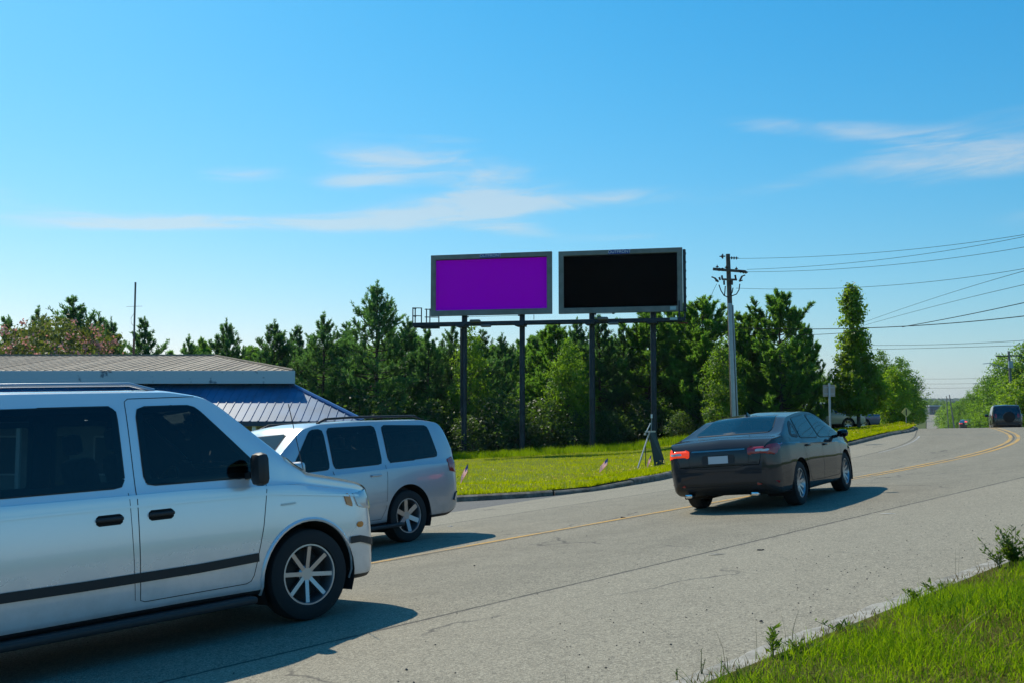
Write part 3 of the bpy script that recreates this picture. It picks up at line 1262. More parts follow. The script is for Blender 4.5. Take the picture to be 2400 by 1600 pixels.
    def wheels(self, style=10, rim=None):
        sp = self.sp
        Rw, wt = sp['R'], sp.get('tw', 0.235)
        rr = Rw * sp.get('rimk', 0.66)
        proto = None
        for xa in (sp['xf'], sp['xr']):
            for sg in (1, -1):
                if proto is None:
                    root = empty('wheel', (0, 0, 0), 0, self.root)
                    mb = MB()
                    h = wt / 2
                    mb.lathe([(rr, -h * .85), (rr + .012, -h * .97), (Rw - .045, -h), (Rw - .012, -h * .86), (Rw, -h * .55), (Rw, h * .55),
                              (Rw - .012, h * .86), (Rw - .045, h), (rr + .012, h * .97), (rr, h * .85)], 'y', 40, closed=True)
                    mb.build('tyre', M_TYRE, root, smooth=True, autosmooth=35)
                    mb = MB()
                    mb.lathe([(rr + .004, h * .86), (rr - .012, h * .86), (rr - .022, h * .70), (rr - .04, -h * .5)], 'y', 40)
                    mb.lathe([(0.0, h * .52), (.055, h * .52), (.075, h * .40), (.075, h * .1)], 'y', 24)
                    for k in range(style):
                        a = 2 * math.pi * k / style
                        ca, sa = math.cos(a), math.sin(a)
                        p0 = Vector((ca * .05, h * .40, sa * .05))
                        p1 = Vector((ca * (rr - .012), h * .62, sa * (rr - .012)))
                        mb.bar(p0, p1, 0.036 if style > 6 else 0.07, 0.03, up=(0, 1, 0))
                    mb.build('rim', rim or M_RIM, root, smooth=True, autosmooth=30)
                    mb = MB()
                    mb.lathe([(0.0, -h * .30), (rr - .03, -h * .30)], 'y', 32)
                    mb.lathe([(0.0, h * .02), (rr * .72, h * .02)], 'y', 32)
                    mb.build('brake_disc', mat('brake_dark', (0.03, 0.03, 0.03), .6, metal=.5), root)
                    proto = root
                    o = root
                else:
                    o = copy_tree(proto, self.root)
                o.location = (xa, sg * (sp['W'] / 2 - wt / 2 - 0.03), Rw)
                o.rotation_euler = (0, 0.35 * xa, 0 if sg > 0 else math.pi)

    def mirror(self, x, z, side, m=None, size=(0.12, 0.20, 0.16)):
        p = self.surf(x, z - 0.04, side)
        mb = MB()
        mb.bar(p + Vector((0, -side * .04, 0)), p + Vector((0, side * 0.09, 0.015)), 0.06, 0.05)
        mb.box(p + Vector((0.015, side * 0.17, 0.055)), size, rot=Matrix.Rotation(side * R(8), 3, 'Z'), bev=0.055)
        o = mb.build('mirror', m or self.bodymat, self.root, smooth=True)
        return o

    def handle(self, x, z, side, m=None):
        p = self.surf(x, z, side)
        self.patch([(x - .10, z - .045), (x + .10, z - .045), (x + .10, z + .035), (x - .10, z + .035)], 'side', 'handle_recess', M_SEAM if m else self.bodymat, off=.0015, side=side, nu=8, nv=5, rnd=1)
        MB().box(p + Vector((0, side * .016, 0)), (0.20, 0.035, 0.032), bev=0.012).build('door_handle', m or self.bodymat, self.root, smooth=True)

    def finish(self, seats, wheel, dash, belt):
        """open the body behind the panes and furnish the cabin"""
        bm = bmesh.new()
        bm.from_mesh(self.body.data)
        bmesh.ops.recalc_face_normals(bm, faces=bm.faces)
        def inside(Q, a, b):
            r_ = False
            n = len(Q)
            j = n - 1
            for i in range(n):
                if (Q[i][1] > b) != (Q[j][1] > b) and a < (Q[j][0] - Q[i][0]) * (b - Q[i][1]) / (Q[j][1] - Q[i][1]) + Q[i][0]:
                    r_ = not r_
                j = i
            return r_
        kill = []
        zl = min(h_[2][:, 1].min() for h_ in self.holes) - .05
        for f in bm.faces:
            c = f.calc_center_median()
            if c.z < zl:
                continue
            for view, side, Q in self.holes:
                if view == 'side' and c.y * side > 0.35 and inside(Q, c.x, c.z):
                    kill.append(f)
                    break
                if view == 'front' and c.x > 0.2 and inside(Q, c.y, c.z) or view == 'rear' and c.x < -0.2 and inside(Q, c.y, c.z):
                    kill.append(f)
                    break
        bmesh.ops.delete(bm, geom=kill, context='FACES')
        bm.to_mesh(self.body.data)
        bm.free()
        self.body.data.set_sharp_from_angle(angle=R(50))
        zb, zt = belt
        for x, y, wd in seats:
            o = MB().box((x, y, zb - .28), (.52, wd, .20), bev=.06).box((x - .30, y, (zb + zt) / 2 - .16), (.15, wd, zt - zb + .55), rot=Matrix.Rotation(R(-12), 3, 'Y'), bev=.06).build('seat', M_CLOTH, self.root, smooth=True)
            for yy in ([y] if wd < .7 else [y - .4, y + .4]):
                MB().box((x - .42, yy, zt + .23), (.10, .27, .18), rot=Matrix.Rotation(R(-8), 3, 'Y'), bev=.045).build('headrest', M_CLOTH, o, smooth=True)
        x, y, z = wheel
        ring = []
        for k in range(25):
            a = 2 * math.pi * k / 24
            ring.append((x + .06 * math.sin(a), y + .18 * math.cos(a), z + .17 * math.sin(a)))
        MB().tube(ring, .016, 6).bar((x, y - .17, z), (x, y + .17, z), .03).build('steering_wheel', M_BLACKP, self.root, smooth=True)
        MB().box(dash[0], dash[1], bev=.05).build('dashboard', M_BLACKP, self.root, smooth=True)

    def box(self, name, c, s, m, bev=0.01, rot=None):
        return MB().box(c, s, rot=rot, bev=bev).build(name, m, self.root, smooth=True)

    def place(self, s, t, heading=1, dz=0.0, yaw=0.0, scale=1.0):
        p, f, l, n = road_frame(s, t)
        if heading < 0:
            f, l = -f, -l
        Mx = Matrix((( f.x, l.x, n.x, p.x), (f.y, l.y, n.y, p.y), (f.z, l.z, n.z, p.z + dz), (0, 0, 0, 1)))
        self.root.matrix_world = Mx @ Matrix.Rotation(yaw, 4, 'Z') @ Matrix.Scale(scale, 4)


def ends(L, hood, nose, tail_top, tail):
    return None


# ---------------------------------------------------------------- white full-size SUV in the near lane
def big_suv(name, bodymat, label, L=5.2, Wd=2.04, H=1.90, rails=True, group=None, real=True):
    h = L / 2
    sp = dict(L=L, W=Wd, H=H, roofw=1.52, R=0.39, Ra=0.47, xf=h - 0.98, xr=-h + 1.22, tw=0.27, clad=6, sig=0.045,
              top=[(-h, .95), (-h + .015, 1.12), (-h + .05, 1.30), (-h + .22, 1.74), (-h + .34, 1.83), (-h + .7, 1.88), (-.4, 1.90), (.35, 1.885), (.62, 1.83),
                   (.72, 1.77), (1.36, 1.24), (1.46, 1.19), (1.9, 1.155), (h - .30, 1.09), (h - .14, 1.04), (h - .05, .96), (h - .012, .84), (h, .74)],
              belt=[(-h, 1.16), (-h + 1, 1.165), (.9, 1.13), (1.4, 1.10), (h, 1.0)],
              bot=[(-h, .50), (-h + .04, .40), (-h + .3, .30), (-.8, .30), (.8, .30), (h - .5, .28), (h - .1, .27), (h, .36)],
              plan=[(-h, .80), (-h + .03, .88), (-h + .10, .93), (-h + .35, .975), (-1, 1), (.9, 1), (1.7, .985), (h - .35, .93), (h - .15, .87), (h - .05, .78), (h, .66)])
    c = Car(name, sp, bodymat, label, 'car', group)
    c.real_glass = real
    for sd_ in (1, -1):
        c.patch([(.98, 1.175), (.28, 1.19), (.28, 1.76), (.50, 1.755)], 'side', 'window', M_GLASS, side=sd_)
        c.patch([(.20, 1.19), (-.72, 1.20), (-.72, 1.77), (.20, 1.77)], 'side', 'window', M_GLASS, side=sd_, rnd=2)
        c.patch([(-.86, 1.21), (-1.95, 1.24), (-1.84, 1.73), (-.86, 1.77)], 'side', 'window', M_GLASS, side=sd_)
        c.line([(1.12, 1.06), (1.10, .80), (1.02, .44), (.98, .40), (.20, .40), (.22, 1.10), (.235, 1.16)], 'side', side=sd_)
        c.line([(.18, .42), (.20, .8), (.235, 1.16)], 'side', side=sd_, wid=.004)
        c.line([(.20, .40), (-.62, .40), (-.72, .55), (-.78, 1.0), (-.78, 1.18)], 'side', side=sd_)
        c.line([(1.30, .62), (.9, .60), (0, .60), (-.74, .62)], 'side', name='body_moulding', m=M_BLACKP if False else bodymat, wid=.05, off=.014, side=sd_)
        c.handle(.40, 1.03, sd_)
        c.handle(-.55, 1.04, sd_)
        c.mirror(.98, 1.22, sd_, size=(.13, .25, .20))
        # running board
        mb = MB()
        mb.box((0.0, sd_ * (Wd / 2 - .03), .285), (2.05, .17, .055), bev=.02)
        for xx in (-.75, 0, .75):
            mb.bar((xx, sd_ * (Wd / 2 - .2), .31), (xx, sd_ * (Wd / 2 - .06), .29), .05, .03)
        mb.build('running_board', M_BLACKP, c.root, smooth=True)
        # roof rail
        if rails:
            pts = []
            for xx in np.linspace(-1.9, .25, 14):
                hh = c.bvh.ray_cast(Vector((xx, sd_ * .66, 5)), Vector((0, 0, -1)))
                e_ = 0.055 if -1.85 < xx < .2 else 0.0
                pts.append(hh[0] + Vector((0, 0, e_)))
            MB().tube(pts, 0.018, 8).build('roof_rail', M_BLACKP, c.root, smooth=True)
        # lamps
        c.patch([(.56 * sd_, .80), (.93 * sd_, .83), (.93 * sd_, 1.00), (.56 * sd_, .985)], 'front', 'headlamp', M_CLEARL, off=.012)
        c.patch([(.60 * sd_, .98), (.75 * sd_, .98), (.74 * sd_, 1.24), (.62 * sd_, 1.24)], 'rear', 'tail_lamp', M_REDL, off=.015)
        c.patch([(-h + .09, .96), (-h + .26, .98), (-h + .28, 1.20), (-h + .13, 1.22)], 'side', 'tail_lamp', M_REDL, off=.012, side=sd_, nu=8, nv=8)
    c.patch([(-.70, 1.30), (.70, 1.30), (.60, 1.72), (-.60, 1.72)], 'front', 'windscreen', M_GLASS, nu=18, rnd=2)
    c.patch([(-.72, 1.22), (.72, 1.22), (.60, 1.70), (-.60, 1.70)], 'rear', 'rear_window', M_GLASS, nu=18)
    c.patch([(-.52, .78), (.52, .78), (.52, 1.0), (-.52, 1.0)], 'front', 'grille', M_BLACKP, off=.008, rnd=1)
    for zz in (.84, .89, .94):
        c.line([(-.5, zz), (.5, zz)], 'front', 'grille_bar', M_CHROME, wid=.02, off=.014)
    c.patch([(-.60, .42), (.60, .42), (.60, .56), (-.60, .56)], 'front', 'bumper_intake', M_BLACKP, off=.006, rnd=1)
    c.patch([(-.9, .52), (.9, .52), (.9, .66), (-.9, .66)], 'rear', 'bumper', M_BLACKP, off=.03, rnd=1)
    c.patch([(-.16, .86), (.16, .86), (.16, 1.0), (-.16, 1.0)], 'rear', 'number_plate', M_PLATE, off=.006, rnd=0, nu=6, nv=4)
    c.line([(-.9, .72), (.9, .72)], 'rear')
    c.line([(1.40, .78), (1.9, .80), (h - .3, .80)], 'top')
    c.line([(1.40, -.78), (1.9, -.80), (h - .3, -.80)], 'top')
    if real:
        c.finish([(.42, .42, .52), (.42, -.42, .52), (-.62, 0, 1.40), (-1.5, 0, 1.30)], (.80, .42, 1.16), ((1.08, 0, 1.08), (.40, 1.60, .22)), (1.06, 1.34))
    c.wheels(6)
    return c



def full_van(name, bodymat, label, L=5.6, Wd=2.03, H=2.06):
    h = L / 2
    sp = dict(L=L, W=Wd, H=H, roofw=1.62, R=0.385, Ra=0.455, xf=h - 0.86, xr=-h + 1.20, tw=0.25, clad=6, sig=0.045, lip='body',
              top=[(-h, 1.0), (-h + .015, 1.3), (-h + .05, 1.55), (-h + .14, 1.93), (-h + .25, 2.0), (-h + .6, 2.04), (-.4, 2.06), (.80, 2.05), (1.08, 2.00),
                   (1.20, 1.94), (1.86, 1.35), (1.96, 1.285), (2.2, 1.235), (h - .25, 1.15), (h - .13, 1.09), (h - .05, 1.0), (h - .012, .88), (h, .76)],
              belt=[(-h, 1.24), (-h + 1, 1.25), (.9, 1.23), (1.8, 1.18), (h, 1.0)],
              bot=[(-h, .52), (-h + .04, .40), (-h + .3, .30), (-.8, .29), (.8, .29), (h - .5, .27), (h - .1, .25), (h, .36)],
              plan=[(-h, .86), (-h + .03, .93), (-h + .10, .96), (-h + .35, .985), (-1, 1), (1.2, 1), (2.0, .985), (h - .32, .94), (h - .14, .87), (h - .05, .78), (h, .66)])
    c = Car(name, sp, bodymat, label, 'van')
    for sd_ in (1, -1):
        c.patch([(1.58, 1.255), (.52, 1.265), (.52, 1.87), (1.00, 1.87)], 'side', 'window', M_GLASS, side=sd_, rnd=2, nu=18, nv=14)
        c.patch([(.36, 1.265), (-.86, 1.27), (-.86, 1.88), (.36, 1.88)], 'side', 'window', M_GLASS, side=sd_, rnd=2)
        c.patch([(-.98, 1.27), (-2.50, 1.29), (-2.46, 1.86), (-.98, 1.88)], 'side', 'window', M_GLASS, side=sd_, rnd=2)
        c.line([(1.56, 1.19), (1.50, .85), (1.40, .46), (1.36, .40), (.44, .40), (.44, 1.0), (.44, 1.94), (1.02, 1.945)], 'side', side=sd_)
        c.line([(.40, .42), (.38, 1.22)], 'side', side=sd_, wid=.004)
        c.line([(-.92, .42), (-.92, 1.94)], 'side', side=sd_)
        c.line([(1.44, .60), (.9, .585), (0, .585), (-1.12, .60)], 'side', name='body_moulding', m=M_BLACKP, wid=.07, off=.012, side=sd_)
        c.line([(h - .28, 1.0), (1.6, 1.10), (0, 1.12), (-2.3, 1.12)], 'side', name='crease', m=bodymat, wid=.018, off=.010, side=sd_)
        c.line([(-h + 1.75, 1.18), (-h + .9, 1.19)], 'side', name='slide_rail', m=M_SEAM, wid=.03, off=.002, side=sd_)
        c.patch([(2.56, .72), (2.47, .72), (2.47, .77), (2.56, .77)], 'side', 'side_marker', M_AMBER, off=.006, side=sd_, nu=4, nv=3, rnd=1)
        c.line([(1.68, 1.00), (1.82, 1.003)], 'side', name='badge', m=M_RIM, wid=.016, off=.008, side=sd_)
        c.handle(.62, 1.04, sd_, M_BLACKP)
        c.handle(.22, 1.04, sd_, M_BLACKP)
        c.mirror(1.40, 1.30, sd_, M_BLACKP, size=(.12, .20, .27))
        mb = MB()
        mb.box((0.12, sd_ * (Wd / 2 - .02), .27), (2.5, .18, .06), bev=.02)
        for xx in (-.95, -.2, .55, 1.2):
            mb.bar((xx, sd_ * (Wd / 2 - .22), .30), (xx, sd_ * (Wd / 2 - .06), .275), .05, .03)
        mb.build('running_board', M_BLACKP, c.root, smooth=True)
        pts = []
        for xx in np.linspace(-2.3, .75, 16):
            hh = c.bvh.ray_cast(Vector((xx, sd_ * .70, 5)), Vector((0, 0, -1)))
            pts.append(hh[0] + Vector((0, 0, 0.05 if -2.2 < xx < .7 else 0)))
        MB().tube(pts, 0.016, 8).build('roof_rail', M_RIM, c.root, smooth=True)
        c.patch([(.56 * sd_, .86), (.74 * sd_, .88), (.74 * sd_, 1.06), (.56 * sd_, 1.05)], 'front', 'headlamp', M_CLEARL, off=.012)
        c.patch([(h - .09, .86), (h - .30, .90), (h - .36, 1.04), (h - .13, 1.05)], 'side', 'headlamp', M_CLEARL, off=.010, side=sd_, nu=10, nv=8)
        c.patch([(h - .36, .91), (h - .43, .92), (h - .46, 1.03), (h - .40, 1.035)], 'side', 'indicator', M_AMBER, off=.010, side=sd_, nu=5, nv=5)
        c.patch([(.66 * sd_, 1.0), (.82 * sd_, 1.0), (.80 * sd_, 1.4), (.68 * sd_, 1.4)], 'rear', 'tail_lamp', M_REDL, off=.012)
    c.patch([(-.78, 1.36), (.78, 1.36), (.66, 1.90), (-.66, 1.90)], 'front', 'windscreen', M_GLASS, nu=18)
    c.patch([(-.72, 1.30), (.72, 1.30), (.66, 1.86), (-.66, 1.86)], 'rear', 'rear_window', M_GLASS, nu=18)
    c.patch([(-.55, .80), (.55, .80), (.55, 1.06), (-.55, 1.06)], 'front', 'grille', M_BLACKP, off=.008, rnd=1)
    for zz in (.86, .93, 1.0):
        c.line([(-.52, zz), (.52, zz)], 'front', 'grille_bar', M_CHROME, wid=.02, off=.014)
    c.line([(h - .03, .55), (h - .30, .62), (h - .42, .62)], 'side', name='bumper_strip', m=M_BLACKP, wid=.06, off=.014, side=-1)
    c.patch([(-.8, .46), (.8, .46), (.8, .60), (-.8, .60)], 'front', 'bumper_intake', M_BLACKP, off=.006, rnd=1)
    c.finish([(.95, .45, .52), (.95, -.45, .52), (-.15, 0, 1.45), (-1.25, 0, 1.45)], (1.38, .45, 1.22), ((1.72, 0, 1.13), (.42, 1.70, .24)), (1.12, 1.42))
    c.wheels(8)
    # bits of trim: wiper, side marker, badge bar, aerial
    for y_ in (.35, -.35):
        hh = c.bvh.ray_cast(Vector((1.93, y_, 5)), Vector((0, 0, -1)))[0]
        h2 = c.bvh.ray_cast(Vector((1.66, y_ + .40, 5)), Vector((0, 0, -1)))[0]
        MB().tube([hh + Vector((0, 0, .02)), h2 + Vector((.01, 0, .03))], .009, 5).build('wiper', M_BLACKP, c.root)
    hh = c.bvh.ray_cast(Vector((2.05, -.80, 5)), Vector((0, 0, -1)))[0]
    MB().tube([hh, hh + Vector((-.12, 0, .62))], .004, 5).build('aerial', M_BLACKP, c.root)
    return c


van = full_van('van', paint('white_paint', (0.78, 0.79, 0.80), 0.40, .24, 1.0, .28), 'silvery white van in the near lane, cut off by the left edge of the photo')
# front right corner at s = 5.7, right side 2.85 m right of the yellow line
van.place(5.75 - 2.8, -1.83)

# ---------------------------------------------------------------- silver SUV in the far lane
silver = big_suv('suv', paint('silver_paint', (0.46, 0.49, 0.53), 0.55, .30), 'silver SUV in the far lane behind the near van, facing left', L=4.85, Wd=1.93, H=1.90, rails=True)
silver.place(10.75 - 2.42, 2.5, heading=-1, yaw=R(6))


# ---------------------------------------------------------------- black sedan
def sedan(name, bodymat, label, lit=True, L=4.55, group=None, real=True):
    h = L / 2
    Wd = 1.85
    H = 1.47
    sp = dict(L=L, W=Wd, H=H, roofw=1.18, R=0.335, Ra=0.385, xf=h - 0.94, xr=-h + 1.05, tw=0.235, clad=5, sig=0.06,
              top=[(-h, .72), (-h + .012, .90), (-h + .05, 1.04), (-h + .12, 1.085), (-h + .45, 1.115), (-h + .62, 1.15), (-h + 1.30, 1.395), (-.35, 1.455), (0, 1.47),
                   (.35, 1.45), (.60, 1.39), (1.18, 1.10), (1.36, 1.03), (1.75, .965), (h - .30, .83), (h - .12, .76), (h - .03, .66), (h, .56)],
              belt=[(-h, .96), (-h + .5, .98), (0, .93), (1.2, .88), (h, .72)],
              bot=[(-h, .45), (-h + .05, .33), (-h + .3, .24), (-.8, .20), (.8, .20), (h - .5, .19), (h - .08, .20), (h, .30)],
              plan=[(-h, .70), (-h + .02, .79), (-h + .07, .87), (-h + .22, .935), (-h + .6, .98), (-.8, 1), (.7, 1), (1.5, .98), (h - .35, .91), (h - .15, .82), (h - .05, .70), (h, .55)])
    c = Car(name, sp, bodymat, label, 'car', group)
    c.real_glass = real
    for sd_ in (1, -1):
        c.patch([(.86, .965), (.0, .985), (.02, 1.365), (.34, 1.36)], 'side', 'window', M_GLASS, side=sd_)
        c.patch([(-.07, .985), (-.98, 1.01), (-.82, 1.32), (-.05, 1.365)], 'side', 'window', M_GLASS, side=sd_)
        c.patch([(-1.04, 1.02), (-1.40, 1.06), (-1.12, 1.24), (-.92, 1.30)], 'side', 'quarter_window', M_GLASS, side=sd_, rnd=2, nu=8, nv=6)
        c.line([(1.02, .86), (1.0, .5), (.9, .32), (-.04, .32), (-.04, .94)], 'side', side=sd_)
        c.line([(-.04, .32), (-.72, .34), (-.90, .62), (-1.0, .97)], 'side', side=sd_)
        c.handle(.14, .86, sd_)
        c.handle(-.78, .89, sd_)
        c.mirror(.80, .99, sd_, size=(.12, .19, .13))
        rl = M_REDLIT if (lit and sd_ == 1) else M_REDL
        c.patch([(.46 * sd_, .84), (.84 * sd_, .82), (.87 * sd_, .98), (.46 * sd_, .955)], 'rear', 'tail_lamp', rl, off=.012, nu=14, nv=8)
        c.patch([(-h + .03, .84), (-h + .30, .90), (-h + .26, .975), (-h + .05, .975)], 'side', 'tail_lamp', rl, off=.010, side=sd_, nu=8, nv=6)
        c.patch([(.58 * sd_, .88), (.76 * sd_, .875), (.78 * sd_, .915), (.58 * sd_, .915)], 'rear', 'reversing_lamp', M_CLEARL, off=.018, nu=6, nv=4)
        c.patch([(.56 * sd_, .395), (.84 * sd_, .41), (.84 * sd_, .445), (.56 * sd_, .43)], 'rear', 'reflector', M_REDL, off=.008, nu=6, nv=3)
        c.patch([(.50 * sd_, .60), (.82 * sd_, .64), (.80 * sd_, .74), (.50 * sd_, .68)], 'front', 'headlamp', M_CLEARL, off=.01)
        c.box('exhaust', (-h + .06, .52 * sd_, .27), (.16, .12, .06), M_CHROME, .02)
    c.patch([(-.62, 1.145), (.62, 1.145), (.50, 1.385), (-.50, 1.385)], 'rear', 'rear_window', M_GLASS, nu=18)
    c.patch([(-.66, 1.075), (.66, 1.075), (.52, 1.385), (-.52, 1.385)], 'front', 'windscreen', M_GLASS, nu=18)
    c.patch([(-.26, .72), (.26, .72), (.26, .86), (-.26, .86)], 'rear', 'plate_recess', M_BLACKP, off=.003, rnd=1, nu=6, nv=4)
    c.patch([(-.155, .735), (.155, .735), (.155, .845), (-.155, .845)], 'rear', 'number_plate', M_PLATE, off=.010, rnd=0, nu=6, nv=4)
    c.line([(-.42, .925), (.42, .925)], 'rear', 'chrome_strip', mat('dark_chrome', (.22, .23, .24), .25, metal=1.0), wid=.022, off=.010)
    c.line([(-.88, .615), (.88, .615)], 'rear')
    c.line([(-.50, 1.06), (-.46, .70), (-.3, .66), (.3, .66), (.46, .70), (.50, 1.06)], 'rear')
    c.patch([(-.70, .26), (.70, .26), (.66, .40), (-.66, .40)], 'rear', 'bumper_insert', M_BLACKP, off=.008, rnd=1)
    c.patch([(-.45, .36), (.45, .36), (.5, .62), (-.5, .62)], 'front', 'grille', M_BLACKP, off=.008, rnd=1)
    # fin aerial on the roof
    hh = c.bvh.ray_cast(Vector((-.78, 0, 5)), Vector((0, 0, -1)))[0]
    MB().add([hh + Vector(p) for p in ((-.09, .02, -.01), (-.09, -.02, -.01), (.09, .012, -.01), (.09, -.012, -.01), (-.08, 0, .06), (-.05, 0, .062))],
             [(0, 1, 4), (2, 0, 4, 5), (1, 3, 5, 4), (3, 2, 5)]).build('aerial', bodymat, c.root)
    if real:
        c.finish([(.12, .37, .50), (.12, -.37, .50), (-.50, 0, 1.20)], (.50, .37, .98), ((.78, 0, .90), (.42, 1.40, .20)), (.80, .97))
    c.wheels(10)
    return c


black = sedan('sedan', paint('black_paint', (0.002, 0.004, 0.007), 0.0, .1, .85, .0, .0), 'black sedan driving away over the yellow centre line')
black.place(15.72, -0.84, yaw=R(12), scale=1.05)

# ---------------------------------------------------------------- dark SUV on the crest and a car beyond it
dark_suv = big_suv('suv', paint('charcoal_paint', (0.020, 0.022, 0.026), 0.4, .25), 'dark SUV going over the crest at the right edge of the photo', L=4.7, Wd=1.92, real=False)
MB().lathe([(0.0, -.12), (.30, -.12), (.36, -.09), (.36, .06), (.30, .10), (0, .10)], 'x', 24, c=(-2.38, -.12, 1.02)).build('spare_wheel', M_TYRE, dark_suv.root, smooth=True)
dark_suv.place(75.5, -1.95)
far_car = sedan('sedan', paint('dark_grey_paint', (0.03, 0.032, 0.036), 0.3, .3), 'distant car with red brake lights beyond the crest', lit=False, real=False)
for o in far_car.root.children:
    if o.name.startswith('tail_lamp'):
        o.data.materials[0] = M_REDLIT
far_car.patch([(-.16, 1.18), (.16, 1.18), (.16, 1.24), (-.16, 1.24)], 'rear', 'brake_lamp', M_REDLIT, off=.02, rnd=0, nu=6, nv=3)
far_car.place(152, -1.9)

# ================================================================== billboards
M_STEEL = mat('dark_blue_steel', (0.020, 0.036, 0.052), 0.55, metal=0.3, vary=.4, vscale=2)
M_FRAME = mat('grey_frame', (0.20, 0.215, 0.20), 0.6, vary=.25, vscale=1.5)
M_PURPLE = mat('purple_face', (0.80, 0.0, 0.84), 0.9, spec=0.0)
M_BLACKF = mat('black_face', (0.0008, 0.0008, 0.0008), 0.9, spec=0.0)
M_NAVY = mat('navy_tag', (0.010, 0.05, 0.28), 0.5)
M_WHITE = mat('white_lettering', (0.75, 0.77, 0.78), 0.5)
M_PALE = mat('pale_sticker', (0.42, 0.55, 0.58), 0.5)
A_ = Vector((-4.86, 59.6, 0))
B_ = Vector((9.83, 56.35, 0))
BD = (B_ - A_).normalized()              # along the faces, left to right
BN = Vector((BD.y, -BD.x, 0))            # towards the camera


def along(px):
    """distance along the face line at photo column px"""
    u = ray(px, 660)[0]
    # (A + k BD).x = u (A + k BD).y
    return (u * A_.y - A_.x) / (BD.x - u * BD.y)


def zat(py, k, px):
    p = A_ + BD * k
    return at(px, py, p.y).z


def text_mesh(txt, size):
    cu = bpy.data.curves.new('lettering', 'FONT')
    cu.body = txt
    cu.size = size
    cu.align_x = 'CENTER'
    cu.align_y = 'CENTER'
    cu.extrude = 0.004
    ob = bpy.data.objects.new('lettering_source', cu)
    COL.objects.link(ob)
    dg = bpy.context.evaluated_depsgraph_get()
    me = bpy.data.meshes.new_from_object(ob.evaluated_get(dg))
    bpy.data.objects.remove(ob)
    return me


def billboard(px0, px1, ytop0, ytop1, ybot0, ybot1, face, label, deep):
    k0, k1 = along(px0), along(px1)
    z1 = (zat(ytop0, k0, px0) + zat(ytop1, k1, px1)) / 2
    z0 = (zat(ybot0, k0, px0) + zat(ybot1, k1, px1)) / 2
    c = A_ + BD * ((k0 + k1) / 2)
    wd = k1 - k0
    root = empty('billboard', (c.x, c.y, z0))
    root.rotation_euler = (0, 0, math.atan2(BD.y, BD.x))     # local x along, -y towards the viewer
    tag(root, label, 'billboard')
    H = z1 - z0
    t = 0.30
    MB().box((0, .14, H / 2), (wd - .04, .10, H - .04)).build('back_panel', M_STEEL, root)
    MB().box((0, .04, H / 2 - .01), (wd - 2 * .27, .06, H - .62)).build('face', face, root)
    for nm, cc, ss in (('frame_rail', (0, 0, H - .14), (wd - .002, .20, .28)), ('frame_rail', (0, 0, .165), (wd - .002, .20, .33)),
                       ('frame_stile', (-wd / 2 + .15, -.004, H / 2), (.30, .20, H - .004)), ('frame_stile', (wd / 2 - .15, -.004, H / 2), (.30, .20, H - .004))):
        MB().box(cc, ss, bev=.02).build(nm, M_FRAME, root)
    # maker's tag with slanted ends
    tg = MB().add([(-.66, -.112, H - .27), (.58, -.112, H - .27), (.66, -.112, H - .01), (-.58, -.112, H - .01),
                   (-.66, -.09, H - .27), (.58, -.09, H - .27), (.66, -.09, H - .01), (-.58, -.09, H - .01)],
                  [(0, 1, 2, 3), (7, 6, 5, 4), (0, 4, 5, 1), (1, 5, 6, 2), (2, 6, 7, 3), (3, 7, 4, 0)]).build('name_tag', M_NAVY, root)
    me = text_mesh('OUTFRONT', 0.245)
    me.materials.clear()
    me.materials.append(M_WHITE)
    o = link('lettering', me, tg)
    o.location = (0, -.118, H - .14)
    o.rotation_euler = (math.pi / 2, 0, 0)
    # ribs on the outer end and hangers below
    if deep:
        MB().box((wd / 2 + .10, .16, H / 2 - .05), (.16, .42, H - .12), bev=.01).build('end_panel', M_STEEL, root)
        for k in range(7):
            MB().box((wd / 2 + .185, .05, .35 + k * (H - .7) / 6), (.05, .10, .10)).build('end_bracket', M_STEEL, root)
        MB().box((wd / 2 - .55, -.106, .19), (.34, .012, .20)).build('sticker', M_PALE, root)
    for k in (-.2, .35):
        MB().box((k * wd, .1, -.16), (.03, .03, .30)).build('hanger', M_STEEL, root)
    return root


bb1 = billboard(1010.5, 1294, 598.5, 591, 742, 736, M_PURPLE, 'billboard with a plain purple face in a grey frame', False)
bb2 = billboard(1309.5, 1600, 589, 582, 735, 732, M_BLACKF, 'billboard with a plain black face in a grey frame', True)

# steel stand carrying both billboards
kc0, kc1 = along(973), along(1606)
stand0 = A_ + BD * along(1300)
zcat = at(1300, 757, stand0.y).z
stand = empty('billboard_stand', (stand0.x, stand0.y, lawn_at(stand0.x, stand0.y)))
stand.rotation_euler = (0, 0, math.atan2(BD.y, BD.x))
tag(stand, 'dark blue steel posts and catwalk holding up both billboards', 'billboard stand')
zs = zcat - stand.location.z
lx = lambda px: along(px) - along(1300)
for px in (1084.5, 1220.5, 1384.5, 1528.5):
    q = A_ + BD * along(px) - BN * 0.42
    zb = lawn_at(q.x, q.y) - stand.location.z - 0.3
    mb = MB()
    mb.tube([(lx(px), .42, zb), (lx(px), .42, zs + 1.1)], .165, 16)
    mb.tube([(lx(px), .42, zs + 1.1), (lx(px), .42, zs + 4.2)], .12, 12)
    mb.build('post', M_STEEL, stand, smooth=True)
    MB().box((lx(px), .0, zs - .06), (.55, 1.0, .22), bev=.02).build('post_collar', M_STEEL, stand)
x0, x1 = lx(973), lx(1606)
mb = MB()
mb.box(((x0 + x1) / 2, -.42, zs + .03), (x1 - x0, .08, .20))
mb.box(((x0 + x1) / 2, .20, zs + .02), (x1 - x0 - .4, .08, .20))
mb.build('catwalk_beam', M_STEEL, stand)
MB().box(((x0 + x1) / 2, -.12, zs + .10), (x1 - x0 - .1, .56, .03)).build('catwalk_deck', mat('deck_mesh', (.05, .055, .06), .7, metal=.4), stand)
